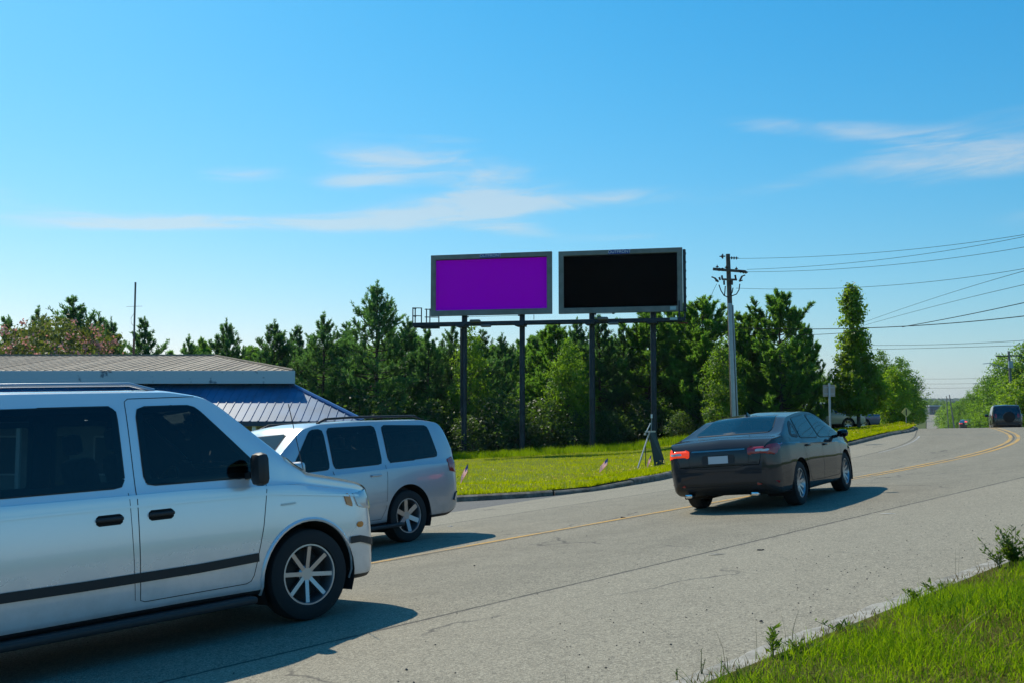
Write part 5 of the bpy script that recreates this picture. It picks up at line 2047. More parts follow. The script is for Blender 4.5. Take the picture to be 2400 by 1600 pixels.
def make_pine(seed, H, Wd, lush=False, sparse=1.0, low=0.06):
    rng = np.random.default_rng(seed)
    wood = Wood()
    nst = 9
    zz = np.linspace(0, H, nst)
    wob = np.cumsum(rng.normal(0, .035, (nst, 2)), 0) * np.linspace(0, 1, nst)[:, None]
    TP = np.column_stack([wob, zz])
    wood.add(TP, np.linspace(.013 * H + .03, .012, nst), 7)
    C, D = [], []
    f = low
    az = rng.uniform(0, 6.28)
    while f < (0.95 if not lush else .97):
        nb = rng.integers(3, 6) if f < .85 else 3
        for q in range(nb):
            az += 2 * np.pi / nb + rng.normal(0, .35)
            sh = (np.interp(f, [0, .12, .3, .6, .8, .92, 1], [.80, 1.0, .95, .60, .29, .12, .03]) if not lush
                  else np.interp(f, [0, .15, .4, .7, .86, .95, 1], [.85, 1.0, .90, .64, .36, .16, .05]))
            Lb = Wd / 2 * sh * rng.uniform(.62, 1.18)
            if rng.random() > sparse:
                continue
            el0 = np.interp(f, [0, .5, 1], [.02, .22, .85]) + rng.normal(0, .12)
            up = rng.uniform(.25, .75) if not lush else rng.uniform(.5, 1.1)
            z0 = f * H + rng.normal(0, .06)
            base = np.array([np.interp(z0, zz, TP[:, 0]), np.interp(z0, zz, TP[:, 1]), z0])
            k = 6
            tt = np.linspace(0, 1, k)
            hor = np.array([np.cos(az), np.sin(az), 0])
            P = base + np.outer(tt * Lb * np.cos(el0), hor) + np.outer(tt * Lb * np.sin(el0) + up * Lb * .35 * tt ** 2.2 - .10 * Lb * np.sin(tt * 3.1), [0, 0, 1])
            P += rng.normal(0, .03, P.shape) * tt[:, None]
            wood.add(P, np.linspace(.018 + .010 * Lb, .006, k), 4)
            ntw = int(Lb * (7.5 if not lush else 8.5)) + 3
            for w_ in range(ntw):
                a = rng.uniform(.18, 1.0) ** .75 if w_ else 1.0
                b0 = np.array([np.interp(a, tt, P[:, i]) for i in range(3)])
                out = P[-1] - P[0]
                out /= np.linalg.norm(out) + 1e-9
                dv = out * rng.uniform(.3, 1.0) + rng.normal(0, .55, 3) * np.array([1, 1, .5]) + np.array([0, 0, .35 + .4 * (f > .6)])
                dv /= np.linalg.norm(dv)
                lt = rng.uniform(.18, .52) * (1.0 if f < .8 else .7) * min(1, .5 + Lb * .5)
                e0 = b0 + dv * lt + np.array([0, 0, .10 * lt])
                wood.add(np.stack([b0, (b0 + e0) / 2 + rng.normal(0, .015, 3), e0]), [.008, .006, .004], 3)
                for q_ in np.linspace(.35, 1.0, 3 if not lush else 4):
                    C.append(b0 + (e0 - b0) * q_)
                    D.append(dv + np.array([0, 0, .25]))
        f += rng.uniform(.028, .046) * (8.5 / H) ** .3
    # leader
    for q_ in np.linspace(.93, 1.0, 7):
        C.append(np.array([np.interp(q_ * H, zz, TP[:, 0]), np.interp(q_ * H, zz, TP[:, 1]), q_ * H]))
        D.append(np.array([0, 0, 1.0]))
    C, D = np.array(C), np.array(D)
    D /= np.linalg.norm(D, axis=1, keepdims=True)
    V, F = needle_tris(C, D, rng, per=8 if not lush else 10, ln=.17 if not lush else .23, wd=.042 if not lush else .05, spread=.95 if not lush else .85)
    wv, wf = wood.arrays()
    return (wv, wf), (V, F)


def leaf_quads(C, N, rng, size, aspect=.62):
    n = len(C)
    a = np.cross(N, rng.normal(size=(n, 3)))
    a /= np.linalg.norm(a, axis=1, keepdims=True) + 1e-9
    b = np.cross(N, a)
    b /= np.linalg.norm(b, axis=1, keepdims=True) + 1e-9
    s_ = size * rng.uniform(.65, 1.3, (n, 1))
    V = np.stack([C - a * s_ * .5, C + b * s_ * aspect * .5 + N * s_ * .08, C + a * s_ * .5, C - b * s_ * aspect * .5 + N * s_ * .08], 1).reshape(-1, 3)
    return V, np.arange(n * 4).reshape(-1, 4)


def make_broad(seed, H, prof, nclump, per, size, trunk_h=.15, sd_=.26, trunk_r=.10, lop=0.0, drop=0.0):
    """prof: (height fraction, radius in metres) outline of the crown"""
    rng = np.random.default_rng(seed)
    wood = Wood()
    nst = 8
    zz = np.linspace(0, H * .93, nst)
    wob = np.cumsum(rng.normal(0, .05, (nst, 2)), 0) * np.linspace(0, 1, nst)[:, None]
    TP = np.column_stack([wob, zz])
    wood.add(TP, np.linspace(trunk_r, .015, nst), 8)
    ph, pr = zip(*prof)
    hs = rng.uniform(ph[0], ph[-1], nclump * 3)
    w_ = np.interp(hs, ph, pr)
    keep = rng.random(len(hs)) < (w_ / max(pr)) ** 1.2 + .03
    hs = hs[keep][:nclump]
    lumps = rng.uniform(0, 6.28, 6)
    C, N = [], []
    for f in hs:
        az = rng.uniform(0, 6.28)
        rmax = np.interp(f, ph, pr) * (1 + .16 * np.sin(3 * az + lumps[0] + 9 * f) + .12 * np.sin(5 * az + lumps[1] - 14 * f) + rng.normal(0, .08)) * (1 + lop * np.cos(az - lumps[2]))
        r_ = rmax * rng.uniform(.12, 1.0) ** .45
        c = np.array([np.cos(az) * r_, np.sin(az) * r_, f * H])
        c[:2] += [np.interp(c[2], zz, TP[:, 0]), np.interp(c[2], zz, TP[:, 1])]
        if rng.random() < .28:
            zb = max(trunk_h * H * .9, c[2] - r_ * rng.uniform(.6, 1.2))
            b0 = np.array([np.interp(zb, zz, TP[:, 0]), np.interp(zb, zz, TP[:, 1]), zb])
            mid = (b0 + c) / 2 + np.array([0, 0, .12 * r_])
            wood.add(np.stack([b0, mid, c]), [.022 + .01 * r_, .016, .005], 4)
        m = max(3, int(per * rng.uniform(.5, 1.5)))
        pts = c + rng.normal(0, sd_, (m, 3)) * np.array([1, 1, .75])
        pts[:, 2] -= drop * rng.random(m) ** 2
        outd = np.array([np.cos(az), np.sin(az), .6])
        nn = outd + rng.normal(0, .75, (m, 3))
        C.append(pts)
        N.append(nn)
    C = np.concatenate(C)
    N = np.concatenate(N)
    N /= np.linalg.norm(N, axis=1, keepdims=True)
    keep = C[:, 2] > .05
    V, F = leaf_quads(C[keep], N[keep], rng, size)
    return wood.arrays(), (V, F)


TREE_LIB = {}


def lib(key, wood, leaf, bark, lm):
    wm = np_mesh('trunk', wood[0], wood[1], bark, smooth=True)
    lm_ = np_mesh('crown', leaf[0], leaf[1], lm)
    a, b = wm.data, lm_.data
    bpy.data.objects.remove(wm)
    bpy.data.objects.remove(lm_)
    TREE_LIB[key] = (a, b)


def plant(key, name, px, ytop, Y, Href, label, group=None, wk=1.0, rz=None, cat='tree', ground=None, blossoms=None):
    """stands a tree of the library so that its top reaches the given row of the photo"""
    q = at(px, ytop, Y)
    z0 = (lawn_at(q.x, q.y) if ground is None else ground) - .05
    k = (q.z - z0) / Href
    root = empty(name, (q.x, q.y, z0), rz if rz is not None else random.uniform(0, 6.28))
    root.scale = (k * wk, k * wk, k)
    tag(root, label, cat, group)
    link('trunk', TREE_LIB[key][0], root)
    link('crown', TREE_LIB[key][1], root)
    if blossoms:
        link('blossoms', blossoms, root)
    return root


ORD = ['first', 'second', 'third', 'fourth', 'fifth', 'sixth', 'seventh', 'eighth', 'ninth', 'tenth', 'eleventh', 'twelfth', 'thirteenth', 'fourteenth', 'fifteenth',
       'sixteenth', 'seventeenth', 'eighteenth', 'nineteenth', 'twentieth', 'twenty-first', 'twenty-second', 'twenty-third', 'twenty-fourth', 'twenty-fifth',
       'twenty-sixth', 'twenty-seventh', 'twenty-eighth', 'twenty-ninth', 'thirtieth']
for i in range(5):
    w_, l_ = make_pine(20 + i, 9.0, 5.4, sparse=.92)
    lib('pine%d' % i, w_, l_, M_BARK, M_NEEDLE)
for i in range(4):
    w_, l_ = make_pine(40 + i, 9.0, 6.0, lush=True, sparse=.96)
    lib('lush%d' % i, w_, l_, M_BARK, M_NEEDLE2)

# ---- pines and thicket, left to right along the back of the lot and lawn
LEFTP = [
    (20, 745, 62, 'pine0', 1.0, 'pine at the left edge behind the pink flowering tree'),
    (88, 722, 66, 'pine3', .8, 'thin pine tip poking up left of centre behind the pink flowering tree'),
    (168, 698, 62, 'pine1', 1.15, 'tall pine just right of the pink flowering tree'),
    (228, 735, 66, 'pine2', .9, 'pine between the tall left pine and the antenna mast'),
    (264, 748, 60, 'pine4', .8, 'narrow pine just left of the antenna mast'),
    (338, 748, 58, 'pine0', .95, 'bushy pine just right of the antenna mast'),
    (442, 788, 66, 'pine3', .75, 'low pine sprig above the middle of the tan roof'),
    (470, 806, 72, 'lush0', .9, 'low rounded pine above the tan roof'),
    (527, 751, 64, 'pine4', .95, 'small pine standing alone above the right end of the tan roof'),
    (645, 751, 64, 'pine2', 1.0, 'pine above the right corner of the pale fascia'),
    (700, 765, 68, 'pine0', .95, 'pine behind and right of the roof corner'),
    (757, 736, 65, 'pine3', 1.0, 'pine with thin pointed tip left of the tallest pine'),
    (815, 758, 69, 'pine1', 1.0, 'pine close left of the tallest pine'),
    (886, 664, 64, 'pine4', 1.05, 'tallest pine, pointed, left of the purple billboard'),
    (950, 745, 68, 'pine2', 1.0, 'pine between the tallest pine and the catwalk railing'),
    (1005, 772, 66, 'pine0', 1.0, 'pine under the left end of the catwalk'),
    (1062, 762, 68, 'pine3', 1.0, 'pine behind the first billboard post'),
    (1130, 775, 67, 'pine1', 1.0, 'pine between the first and second billboard posts'),
    (1180, 782, 72, 'pine2', .8, 'hazy pine top just left of the second billboard post'),
    (1225, 815, 86, 'lush1', 1.2, 'low distant pine in the gap right of the second post'),
    (1265, 795, 82, 'lush3', 1.2, 'distant pine at the right of the gap behind the second post'),
    (1300, 766, 66, 'lush0', .95, 'pine between the second and third billboard posts'),
    (1352, 748, 68, 'pine4', 1.0, 'pine just left of the third billboard post'),
    (1405, 742, 66, 'pine1', 1.0, 'pine just right of the third billboard post'),
    (1462, 758, 67, 'pine0', 1.0, 'pine midway between the third and fourth posts'),
    (1520, 730, 66, 'lush2', 1.0, 'pine behind the fourth billboard post'),
    (1575, 722, 68, 'lush1', 1.0, 'pine below the right end of the black billboard'),
    (1650, 706, 64, 'lush0', 1.05, 'broad bushy pine left of the utility pole'),
    (1745, 742, 62, 'lush3', .95, 'pine just right of the utility pole'),
    (1826, 692, 60, 'lush2', 1.0, 'tall bushy pine with open top right of the utility pole'),
    (1880, 768, 62, 'lush1', .72, 'smaller pine on the right flank of the tall bushy pine'),
]
for px, yt, Y, key, wk, lab in LEFTP:
    plant(key, 'pine_tree', px, yt, Y, 9.0, lab, wk=wk)
# shaded back row that closes the thicket
for i, px in enumerate(range(600, 1900, 62)):
    plant('lush%d' % (i % 4), 'pine_tree', px + random.uniform(-18, 18), 815 + random.uniform(-22, 30) + (18 if 1180 < px < 1290 else 0), 76 + random.uniform(-3, 6), 9.0,
          ORD[i] + ' pine from the left in the shaded back row behind the billboards', group='back row of the thicket', wk=1.35)
for i, px in enumerate(range(-20, 640, 70)):
    plant('lush%d' % (i % 4), 'pine_tree', px + random.uniform(-18, 18), 845 + random.uniform(-12, 14), 72, 9.0,
          ORD[i] + ' low pine from the left showing just above the tan roof', group='low pines behind the shop roof', wk=1.2)
# understory shrubs along the foot of the pines
for i in range(4):
    w_, l_ = make_broad(60 + i, 3.4, [(0.0, 1.1), (.25, 1.5), (.6, 1.25), (.9, .6), (1.0, .15)], 150, 17, .17, .1, .24, .05)
    lib('shrub%d' % i, w_, l_, M_BARK2, M_SHRUB)
for i, px in enumerate(range(860, 1930, 40)):
    Y = 61 + random.uniform(-1.2, 2.5)
    plant('shrub%d' % (i % 4), 'shrub', px + random.uniform(-12, 12), 948 + random.uniform(-30, 26), Y, 3.4,
          ORD[i] + ' dark shrub from the left at the foot of the pines', group='shrubs at the foot of the pines', wk=1.25, cat='shrub')
w_, l_ = make_broad(70, 9.0, [(.05, 1.0), (.2, 1.7), (.5, 1.7), (.8, 1.1), (.97, .35), (1.0, .1)], 300, 26, .20, .1, .21, .10)
lib('leafy0', w_, l_, M_BARK2, M_LEAF)
w_, l_ = make_broad(71, 9.0, [(.05, 1.2), (.2, 2.2), (.5, 2.3), (.8, 1.6), (.97, .5), (1.0, .1)], 380, 28, .21, .1, .23, .12, lop=.15)
lib('leafy1', w_, l_, M_BARK2, M_LEAF)
plant('leafy0', 'broadleaf_tree', 1098, 762, 64, 9.0, 'leafy tree top just right of the first billboard post', wk=.85)
plant('leafy1', 'broadleaf_tree', 1330, 800, 62, 9.0, 'light green leafy tree between the second and third posts', wk=.85)
plant('leafy0', 'broadleaf_tree', 1690, 792, 58, 9.0, 'bright leafy tree beside the foot of the utility pole', wk=1.1)
plant('leafy0', 'broadleaf_tree', 1925, 868, 66, 9.0, 'thin sprig of a leafy tree left of the road sign', wk=.9)
plant('leafy1', 'broadleaf_tree', 1905, 905, 70, 9.0, 'low dark leafy tree behind the parked pickups', wk=1.5)

# ---- mimosa with pink blossom
rng = np.random.default_rng(5)
w_, l_ = make_broad(81, 7.5, [(.30, 1.2), (.45, 3.0), (.62, 3.9), (.80, 3.4), (.93, 2.0), (1.0, .5)], 520, 34, .17, .3, .22, .14)
lib('mimosa', w_, l_, M_BARK2, M_MIMOSA)
idx = rng.choice(len(l_[0]) // 4, 2600, replace=False)
pc = l_[0].reshape(-1, 4, 3)[idx].mean(1)
rad = np.hypot(pc[:, 0], pc[:, 1]) / 3.9 + (pc[:, 2] / 7.5 - .45)
pc = pc[np.argsort(-rad)[:1000]]
cl = pc[rng.choice(len(pc), 420)]
B_c = np.repeat(cl, 9, 0) + rng.normal(0, .09, (420 * 9, 3))
nn = rng.normal(size=B_c.shape)
nn /= np.linalg.norm(nn, axis=1, keepdims=True)
bv, bf = leaf_quads(B_c, nn, rng, .13, .9)
bo = np_mesh('blossoms', bv, bf, M_PINK)
bmesh_ = bo.data
bpy.data.objects.remove(bo)
plant('mimosa', 'mimosa_tree', 128, 744, 56, 7.5, 'spreading tree with pink blossoms above the left end of the roof', wk=.88, rz=1.0, blossoms=bmesh_)

# ---- the narrow tree, the rounded bright tree and the dark row beyond
w_, l_ = make_broad(90, 9.2, [(.11, .9), (.16, 1.55), (.24, 1.85), (.34, 1.62), (.44, 1.05), (.52, .92), (.62, .85), (.72, .68), (.85, .62), (.94, .48), (1.0, .10)], 560, 32, .20, .12, .17, .13, lop=.12)
lib('narrow', w_, l_, M_BARK2, M_LEAFB)
plant('narrow', 'broadleaf_tree', 2005, 668, 60, 9.2, 'tall narrow tree with broad skirt beside the warning sign', rz=2.4)
w_, l_ = make_broad(91, 7.0, [(.06, 1.2), (.2, 1.9), (.5, 2.0), (.75, 1.5), (.92, .7), (1.0, .15)], 430, 30, .21, .08, .20, .12)
lib('round', w_, l_, M_BARK2, M_LEAFB)
plant('round', 'broadleaf_tree', 2092, 858, 72, 7.0, 'rounded bright green tree right of the tall narrow tree', rz=.6, wk=1.0)
for px, yt, Y, wk, lab in ((2066, 822, 82, .8, 'slim tree top rising behind the rounded bright green tree'), (2110, 838, 84, 1.1, 'dark tree behind the right shoulder of the rounded bright tree'),
                           (2135, 884, 88, 1.0, 'dark tree at the right end of the row by the crest'), (2150, 930, 94, .9, 'low dark tree just before the dip of the road'), (2161, 962, 104, .9, 'lowest dark tree touching the road at the crest')):
    plant('leafy1', 'broadleaf_tree', px, yt, Y, 9.0, lab, wk=wk, ground=float(lawn_z(26, 80)) - .2)
plant('leafy0', 'broadleaf_tree', 2035, 905, 78, 9.0, 'low leafy tree behind the trunk of the tall narrow tree', wk=1.7)
plant('leafy1', 'broadleaf_tree', 1975, 915, 82, 9.0, 'low leafy tree behind the parked blue pickup', wk=1.8)

# ---- right-hand woods down the road
def road_ground(px, Y):
    u = ray(px, 960)[0]
    i = int(np.argmin(np.abs(_CY - Y)))
    return float(_CZ[i]) - .2


for px, yt, Y, key, Hr, wk, lab in (
        (2395, 808, 86, 'leafy1', 9.0, 1.15, 'big leafy tree cut by the right edge of the photo'),
        (2350, 832, 96, 'leafy1', 9.0, 1.05, 'leafy tree behind the dark SUV on the crest'),
        (2372, 880, 92, 'leafy0', 9.0, 1.5, 'bright vine-covered tree right behind the dark SUV'),
        (2312, 880, 112, 'leafy0', 9.0, 1.3, 'leafy tree left of the dark SUV'),
        (2335, 905, 104, 'leafy0', 9.0, 1.5, 'bright low tree just left of the dark SUV'),
        (2290, 902, 125, 'leafy1', 9.0, .9, 'dark tree with a bare branch above the distant car'),
        (2300, 930, 118, 'leafy0', 9.0, 1.5, 'low green tree right of the distant car'),
        (2272, 915, 180, 'leafy0', 9.0, 1.0, 'distant dark tree behind the car with brake lights'),
        (2256, 932, 230, 'leafy1', 9.0, .9, 'distant tree left of the car with brake lights'),
        (2243, 940, 260, 'leafy1', 9.0, 1.0, 'far tree beside the leaning utility poles'),
        (2440, 800, 90, 'leafy1', 9.0, 1.2, 'big leafy tree just outside the right edge of the photo'),
        (2415, 860, 82, 'round', 7.0, 1.3, 'bright bush tree at the right edge beside the dark SUV')):
    plant(key, 'broadleaf_tree', px, yt, Y, Hr, lab, wk=wk, ground=road_ground(px, Y))
for i, (px, yt, Y) in enumerate(((2150, 940, 620), (2166, 936, 1000), (2180, 934, 1050), (2196, 936, 980), (2210, 937, 940), (2222, 940, 520), (2229, 944, 420), (2243, 942, 380), (2258, 940, 330))):
    plant(('leafy1', 'round')[i % 2], 'broadleaf_tree', px, yt, Y, (9.0, 7.0)[i % 2], ORD[i] + ' far-off tree from the left in the valley below the hills', group='far-off valley trees', wk=1.6,
          ground=float(np.interp(Y, _CY, _CZ)) - 1.0)

# ================================================================== more utility poles down the road, far building, parked cars
def far_pole(px, ytop, Y, lean, label, arms=True):
    q = at(px, ytop, Y)
    z0 = road_ground(px, Y)
    H = q.z - z0
    root = empty('utility_pole', (q.x - lean, q.y, z0))
    tag(root, label, 'utility pole')
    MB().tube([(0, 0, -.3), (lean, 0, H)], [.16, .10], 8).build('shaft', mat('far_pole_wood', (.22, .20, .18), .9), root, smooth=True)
    if arms:
        MB().bar((lean * .94 - 1.1, 0, H * .94), (lean * .94 + 1.1, 0, H * .94 + .05), .10).build('crossarm', M_POLE, root)
        MB().tube([(lean * .85, -.2, H * .80), (lean * .85, -.2, H * .88)], .2, 10).build('transformer', M_GALV, root, smooth=True)
        MB().tube([(lean, 0, H * .78), (lean - 1.6, 0, H * .86), (lean - 2.2, 0, H * .85)], .03, 5).build('lamp_arm', M_GALV, root)
    return root


far_pole(2364, 822, 84, -.2, 'utility pole standing in front of the trees behind the dark SUV')
far_pole(2327, 878, 112, 0, 'utility pole with a lamp arm left of the dark SUV')
far_pole(2225, 924, 215, -1.0, 'leaning utility pole left of the distant car', False)
far_pole(2218, 927, 260, -.4, 'farther of two leaning poles in the valley', False)

q = at(2188, 962, 820)
fb = empty('warehouse', (q.x, q.y, float(np.interp(820, _CY, _CZ)) - 1.5))
tag(fb, 'low white-roofed building far down the valley', 'building')
MB().box((0, 0, 4.0), (19, 30, 8.0)).build('wall', mat('far_wall', (.12, .13, .16), .8), fb)
MB().box((0, 0, 8.3), (20, 32, .9)).build('roof', mat('far_roof', (.55, .55, .55), .7), fb)
for k in range(7):
    MB().box((-7.5 + k * 2.5, -15.05, 4), (1.6, .2, 3)).build('window', M_SHOPG, fb)


def pickup(name, px, py, Y, colr, label):
    """small pickup parked side-on under the trees"""
    q = at(px, py, Y)
    z0 = lawn_at(q.x, q.y)
    L = 5.2
    h = L / 2
    sp = dict(L=L, W=1.95, H=1.78, roofw=1.35, R=.38, Ra=.44, xf=h - .95, xr=-h + 1.2, tw=.25, clad=5,
              top=[(-h, .85), (-h + .03, 1.05), (-h + .1, 1.08), (-.55, 1.10), (-.50, 1.12), (-.42, 1.70), (-.2, 1.77), (.45, 1.77), (.65, 1.70), (1.15, 1.18), (1.3, 1.12), (h - .2, 1.02), (h - .05, .9), (h, .7)],
              belt=[(-h, 1.02), (h, 1.02)], bot=[(-h, .5), (-h + .2, .38), (h - .2, .36), (h, .45)],
              plan=[(-h, .88), (-h + .1, .96), (-1, 1), (1, 1), (h - .3, .93), (h - .1, .84), (h, .7)], sig=.04)
    c = Car(name, sp, paint(name + label[:6], colr), label, 'pickup truck')
    for sd_ in (1, -1):
        c.patch([(.85, 1.13), (.18, 1.13), (.18, 1.62), (.52, 1.62)], 'side', 'window', M_GLASS, side=sd_, nu=8, nv=6)
        c.patch([(.10, 1.13), (-.40, 1.13), (-.34, 1.60), (.10, 1.62)], 'side', 'window', M_GLASS, side=sd_, nu=8, nv=6)
        c.patch([(-h + .02, .80), (-h + .12, .80), (-h + .12, 1.02), (-h + .02, 1.02)], 'side', 'tail_lamp', M_REDL, side=sd_, nu=4, nv=4)
    c.wheels(6)
    c.root.location = (q.x, q.y, z0)
    c.root.rotation_euler = (0, 0, R(188))
    return c


pickup('pickup_truck', 1924, 994, 64, (.45, .50, .50), 'pale pickup parked under the trees left of the road sign')
pickup('pickup_truck', 1962, 994, 66, (.02, .07, .20), 'blue pickup parked under the trees right of the road sign')

# ================================================================== grass, weeds, small things
M_GRASS = leaf_mat('grass_blades', (0.095, 0.210, 0.004), (0.255, 0.365, 0.006), (0.42, 0.60, 0.006), 0.52, 2.2, .8, .08)
M_GRASSD = leaf_mat('dry_blades', (0.16, 0.11, 0.03), (0.26, 0.19, 0.06), (0.2, 0.15, 0.04), 0.3, 2.2, .7, .2)
M_LAWNB = leaf_mat('lawn_blades', (0.225, 0.285, 0.002), (0.330, 0.355, 0.003), (0.70, 0.78, 0.004), 0.52, .5, .9, .05)
M_YFL = leaf_mat('yellow_petals', (0.55, 0.40, 0.01), (0.70, 0.55, 0.02), (.6, .5, .02), .3, 5.0)


def blades(P, rng, h, wd, lean, seg=2):
    """bent blades rooted at P; returns quads and tips"""
    n = len(P)
    az = rng.uniform(0, 6.28, n)
    d_ = np.stack([np.cos(az), np.sin(az), np.zeros(n)], -1)
    s_ = np.stack([-np.sin(az), np.cos(az), np.zeros(n)], -1)
    tw = rng.uniform(-1.2, 1.2, n)
    s_ = s_ * np.cos(tw)[:, None] + d_ * np.sin(tw)[:, None]
    hh = h * rng.uniform(.45, 1.3, n) ** 1.0
    ww = wd * rng.uniform(.6, 1.4, n)
    ln = lean * rng.uniform(.1, 1.3, n)
    rows = []
    for k in range(seg + 1):
        t = k / seg
        c = P + d_ * (ln * hh * t ** 1.8)[:, None] + np.array([0, 0, 1]) * (hh * (t - .18 * ln * t * t))[:, None]
        w_ = ww * (1 - t * .85) if k < seg else ww * .12
        rows.append(c - s_ * (w_ / 2)[:, None])
        rows.append(c + s_ * (w_ / 2)[:, None])
    m = 2 * (seg + 1)
    V = np.stack(rows, 1).reshape(-1, 3)
    b = (np.arange(n) * m)[:, None]
    F = np.concatenate([b + np.array([[2 * k, 2 * k + 1, 2 * k + 3, 2 * k + 2]]) for k in range(seg)], 0)
    return V, F


def verge_points(n, s0, s1, d0, d1, rng, power=1.0):
    s = rng.uniform(s0, s1, n)
    d_ = d0 + (d1 - d0) * rng.random(n) ** power
    P = road_pt(s, -_RE - d_)
    P[:, 2] = verge_z(P, s, -_RE - d_, 0)
    return P, s, d_


rng = np.random.default_rng(31)


def clumpy(x, y, sc, seed):
    r_ = np.random.default_rng(seed)
    v = np.zeros(len(x))
    for k in range(7):
        a = r_.uniform(0, 6.28)
        f_ = sc * r_.uniform(.5, 2.2)
        v += np.sin((x * np.cos(a) + y * np.sin(a)) * f_ + r_.uniform(0, 6.28))
    return v / 7


P, s_, d_ = verge_points(230000, 2.4, 13.5, .02, 5.0, rng, .95)
cl = clumpy(P[:, 0], P[:, 1], 5.0, 3)
edge = sstep(.20 + .16 * clumpy(s_, d_ * 0, 3.0, 8), .50, d_)
keep = rng.random(len(P)) < np.clip(edge * (.66 + .75 * cl) * (.35 + .65 * sstep(-.42, -.12, clumpy(P[:, 0], P[:, 1], 1.1, 21))), 0.0, 1) 
P, cl = P[keep], cl[keep]
hgt = .058 + .05 * np.clip(cl + .2, 0, 1) + .03 * clumpy(P[:, 0], P[:, 1], 1.5, 5)
vis = P[:, 1] > 3.2
P, hgt = P[vis], hgt[vis]
V, F = blades(P, rng, hgt, .0062, .95, 2)
tag(np_mesh('grass', V, F, M_GRASS), 'bright green grass on the near verge', 'grass', kind='stuff')
P, s_, d_ = verge_points(66000, 2.4, 13, .12, 5.0, rng, 1.0)
k_ = rng.random(len(P)) < np.clip(.45 - clumpy(P[:, 0], P[:, 1], 4.0, 3) * .9, .05, 1)
V, F = blades(P[k_], rng, .055, .006, 1.3, 2)
tag(np_mesh('dry_grass', V, F, M_GRASSD), 'dry straw among the grass of the near verge', 'grass', kind='stuff')
# coarse darker tufts
P, s_, d_ = verge_points(26000, 2.4, 13, .3, 5.0, rng, 1.0)
k_ = clumpy(P[:, 0], P[:, 1], 3.2, 14) > .30
V, F = blades(P[k_], rng, .135, .009, .9, 2)
tag(np_mesh('coarse_grass', V, F, leaf_mat('coarse_blades', (.045, .13, .008), (.11, .22, .010), (.26, .42, .01), .5, 3.0, .7, .1)), 'coarse darker grass tufts on the near verge', 'grass', kind='stuff')
# seed stalks standing above the verge
P, s_, d_ = verge_points(150, 2.6, 12, .05, 3.5, rng, 1.4)
V, F = blades(P, rng, .30, .004, .55, 3)
tag(np_mesh('seed_stalks', V, F, leaf_mat('stalks', (.035, .05, .012), (.07, .075, .02), (.1, .1, .02), .2)), 'thin dark seed stalks above the near verge', 'grass', kind='stuff')


def weed(px, py, n_st, h, spread, label, name='weed', leafl=.05):
    """leafy weed with upright stems at a point of the near verge"""
    u, w_ = ray(px, py)
    # march along the ray to the verge
    best = None
    for Y in np.linspace(3, 14, 300):
        x, z = u * Y, CAM_Z + w_ * Y
        g = verge_at(x, Y)
        if g is None:
            i = int(np.argmin((_CX - x) ** 2 + (_CY - Y) ** 2))
            tt = -(x - _CX[i]) * math.cos(_TH[i]) + (Y - _CY[i]) * math.sin(_TH[i])
            g = _CZ[i] - _E[i] * tt
        if z <= g:
            best = (x, Y, g)
            break
    if best is None:
        return
    r_ = np.random.default_rng(int(px * 7 + py))
    root = empty(name, best)
    tag(root, label, 'weed')
    wood = Wood()
    C, N = [], []
    for q in range(n_st):
        az = r_.uniform(0, 6.28)
        ln = spread * r_.uniform(.1, 1)
        hh = h * r_.uniform(.6, 1.1)
        tt = np.linspace(0, 1, 6)
        Pq = np.stack([np.cos(az) * ln * tt ** 1.3, np.sin(az) * ln * tt ** 1.3, hh * tt], -1)
        Pq[:, :2] += r_.normal(0, .012, 2)
        wood.add(Pq, np.linspace(.0035, .0015, 6), 4)
        m = int(16 * hh / .25) + 6
        for a in r_.uniform(.15, 1, m):
            b0 = np.array([np.interp(a, tt, Pq[:, i]) for i in range(3)])
            aa = r_.uniform(0, 6.28)
            dv = np.array([np.cos(aa), np.sin(aa), r_.uniform(.3, 1.3)])
            dv /= np.linalg.norm(dv)
            C.append(b0)
            N.append(dv)
    C, N = np.array(C), np.array(N)
    side = np.cross(N, r_.normal(size=N.shape))
    side /= np.linalg.norm(side, axis=1, keepdims=True)
    L = leafl * r_.uniform(.6, 1.3, (len(C), 1)) * (1.25 - .5 * C[:, 2:3] / h)
    V = np.stack([C, C + N * L * .5 + side * L * .14, C + N * L, C + N * L * .5 - side * L * .14], 1).reshape(-1, 3)
    wv, wf = wood.arrays()
    np_mesh('stems', wv, wf, mat('weed_stem', (.06, .09, .02), .7), root, smooth=True)
    np_mesh('leaves', V, np.arange(len(V)).reshape(-1, 4), leaf_mat('weed_leaf', (.04, .09, .012), (.085, .15, .018), (.22, .34, .01), .45, 4.0), root)


weed(2378, 1330, 16, .30, .16, 'bushy upright weed at the right end of the near kerb', leafl=.06)
weed(2345, 1330, 6, .20, .18, 'spiky sprig left of the bushy upright weed')
weed(1812, 1540, 4, .17, .05, 'single leafy weed growing at the kerb in the foreground', leafl=.055)
weed(1868, 1530, 9, .07, .16, 'flat tangled weed right of the single leafy weed', leafl=.035)
weed(1965, 1482, 9, .07, .14, 'low weed overgrowing the broken kerb edge', leafl=.04)
weed(2140, 1412, 8, .08, .10, 'rounded weed clump spilling over the pale kerb', leafl=.045)
weed(2180, 1392, 3, .10, .10, 'yellowish weed leaning out over the pale kerb', leafl=.05)
for i, (px, py, hh) in enumerate(((1585, 1600, .10), (1648, 1590, .16), (1700, 1585, .09), (1725, 1590, .08))):
    weed(px, py, 2, hh, .03, ('thin weed stalk at the bottom edge, leftmost', 'taller thin weed stalk at the bottom edge, second from left',
                              'thin weed stalk at the bottom edge, third from left', 'thin weed stalk at the bottom edge, nearest the grass')[i], leafl=.015)

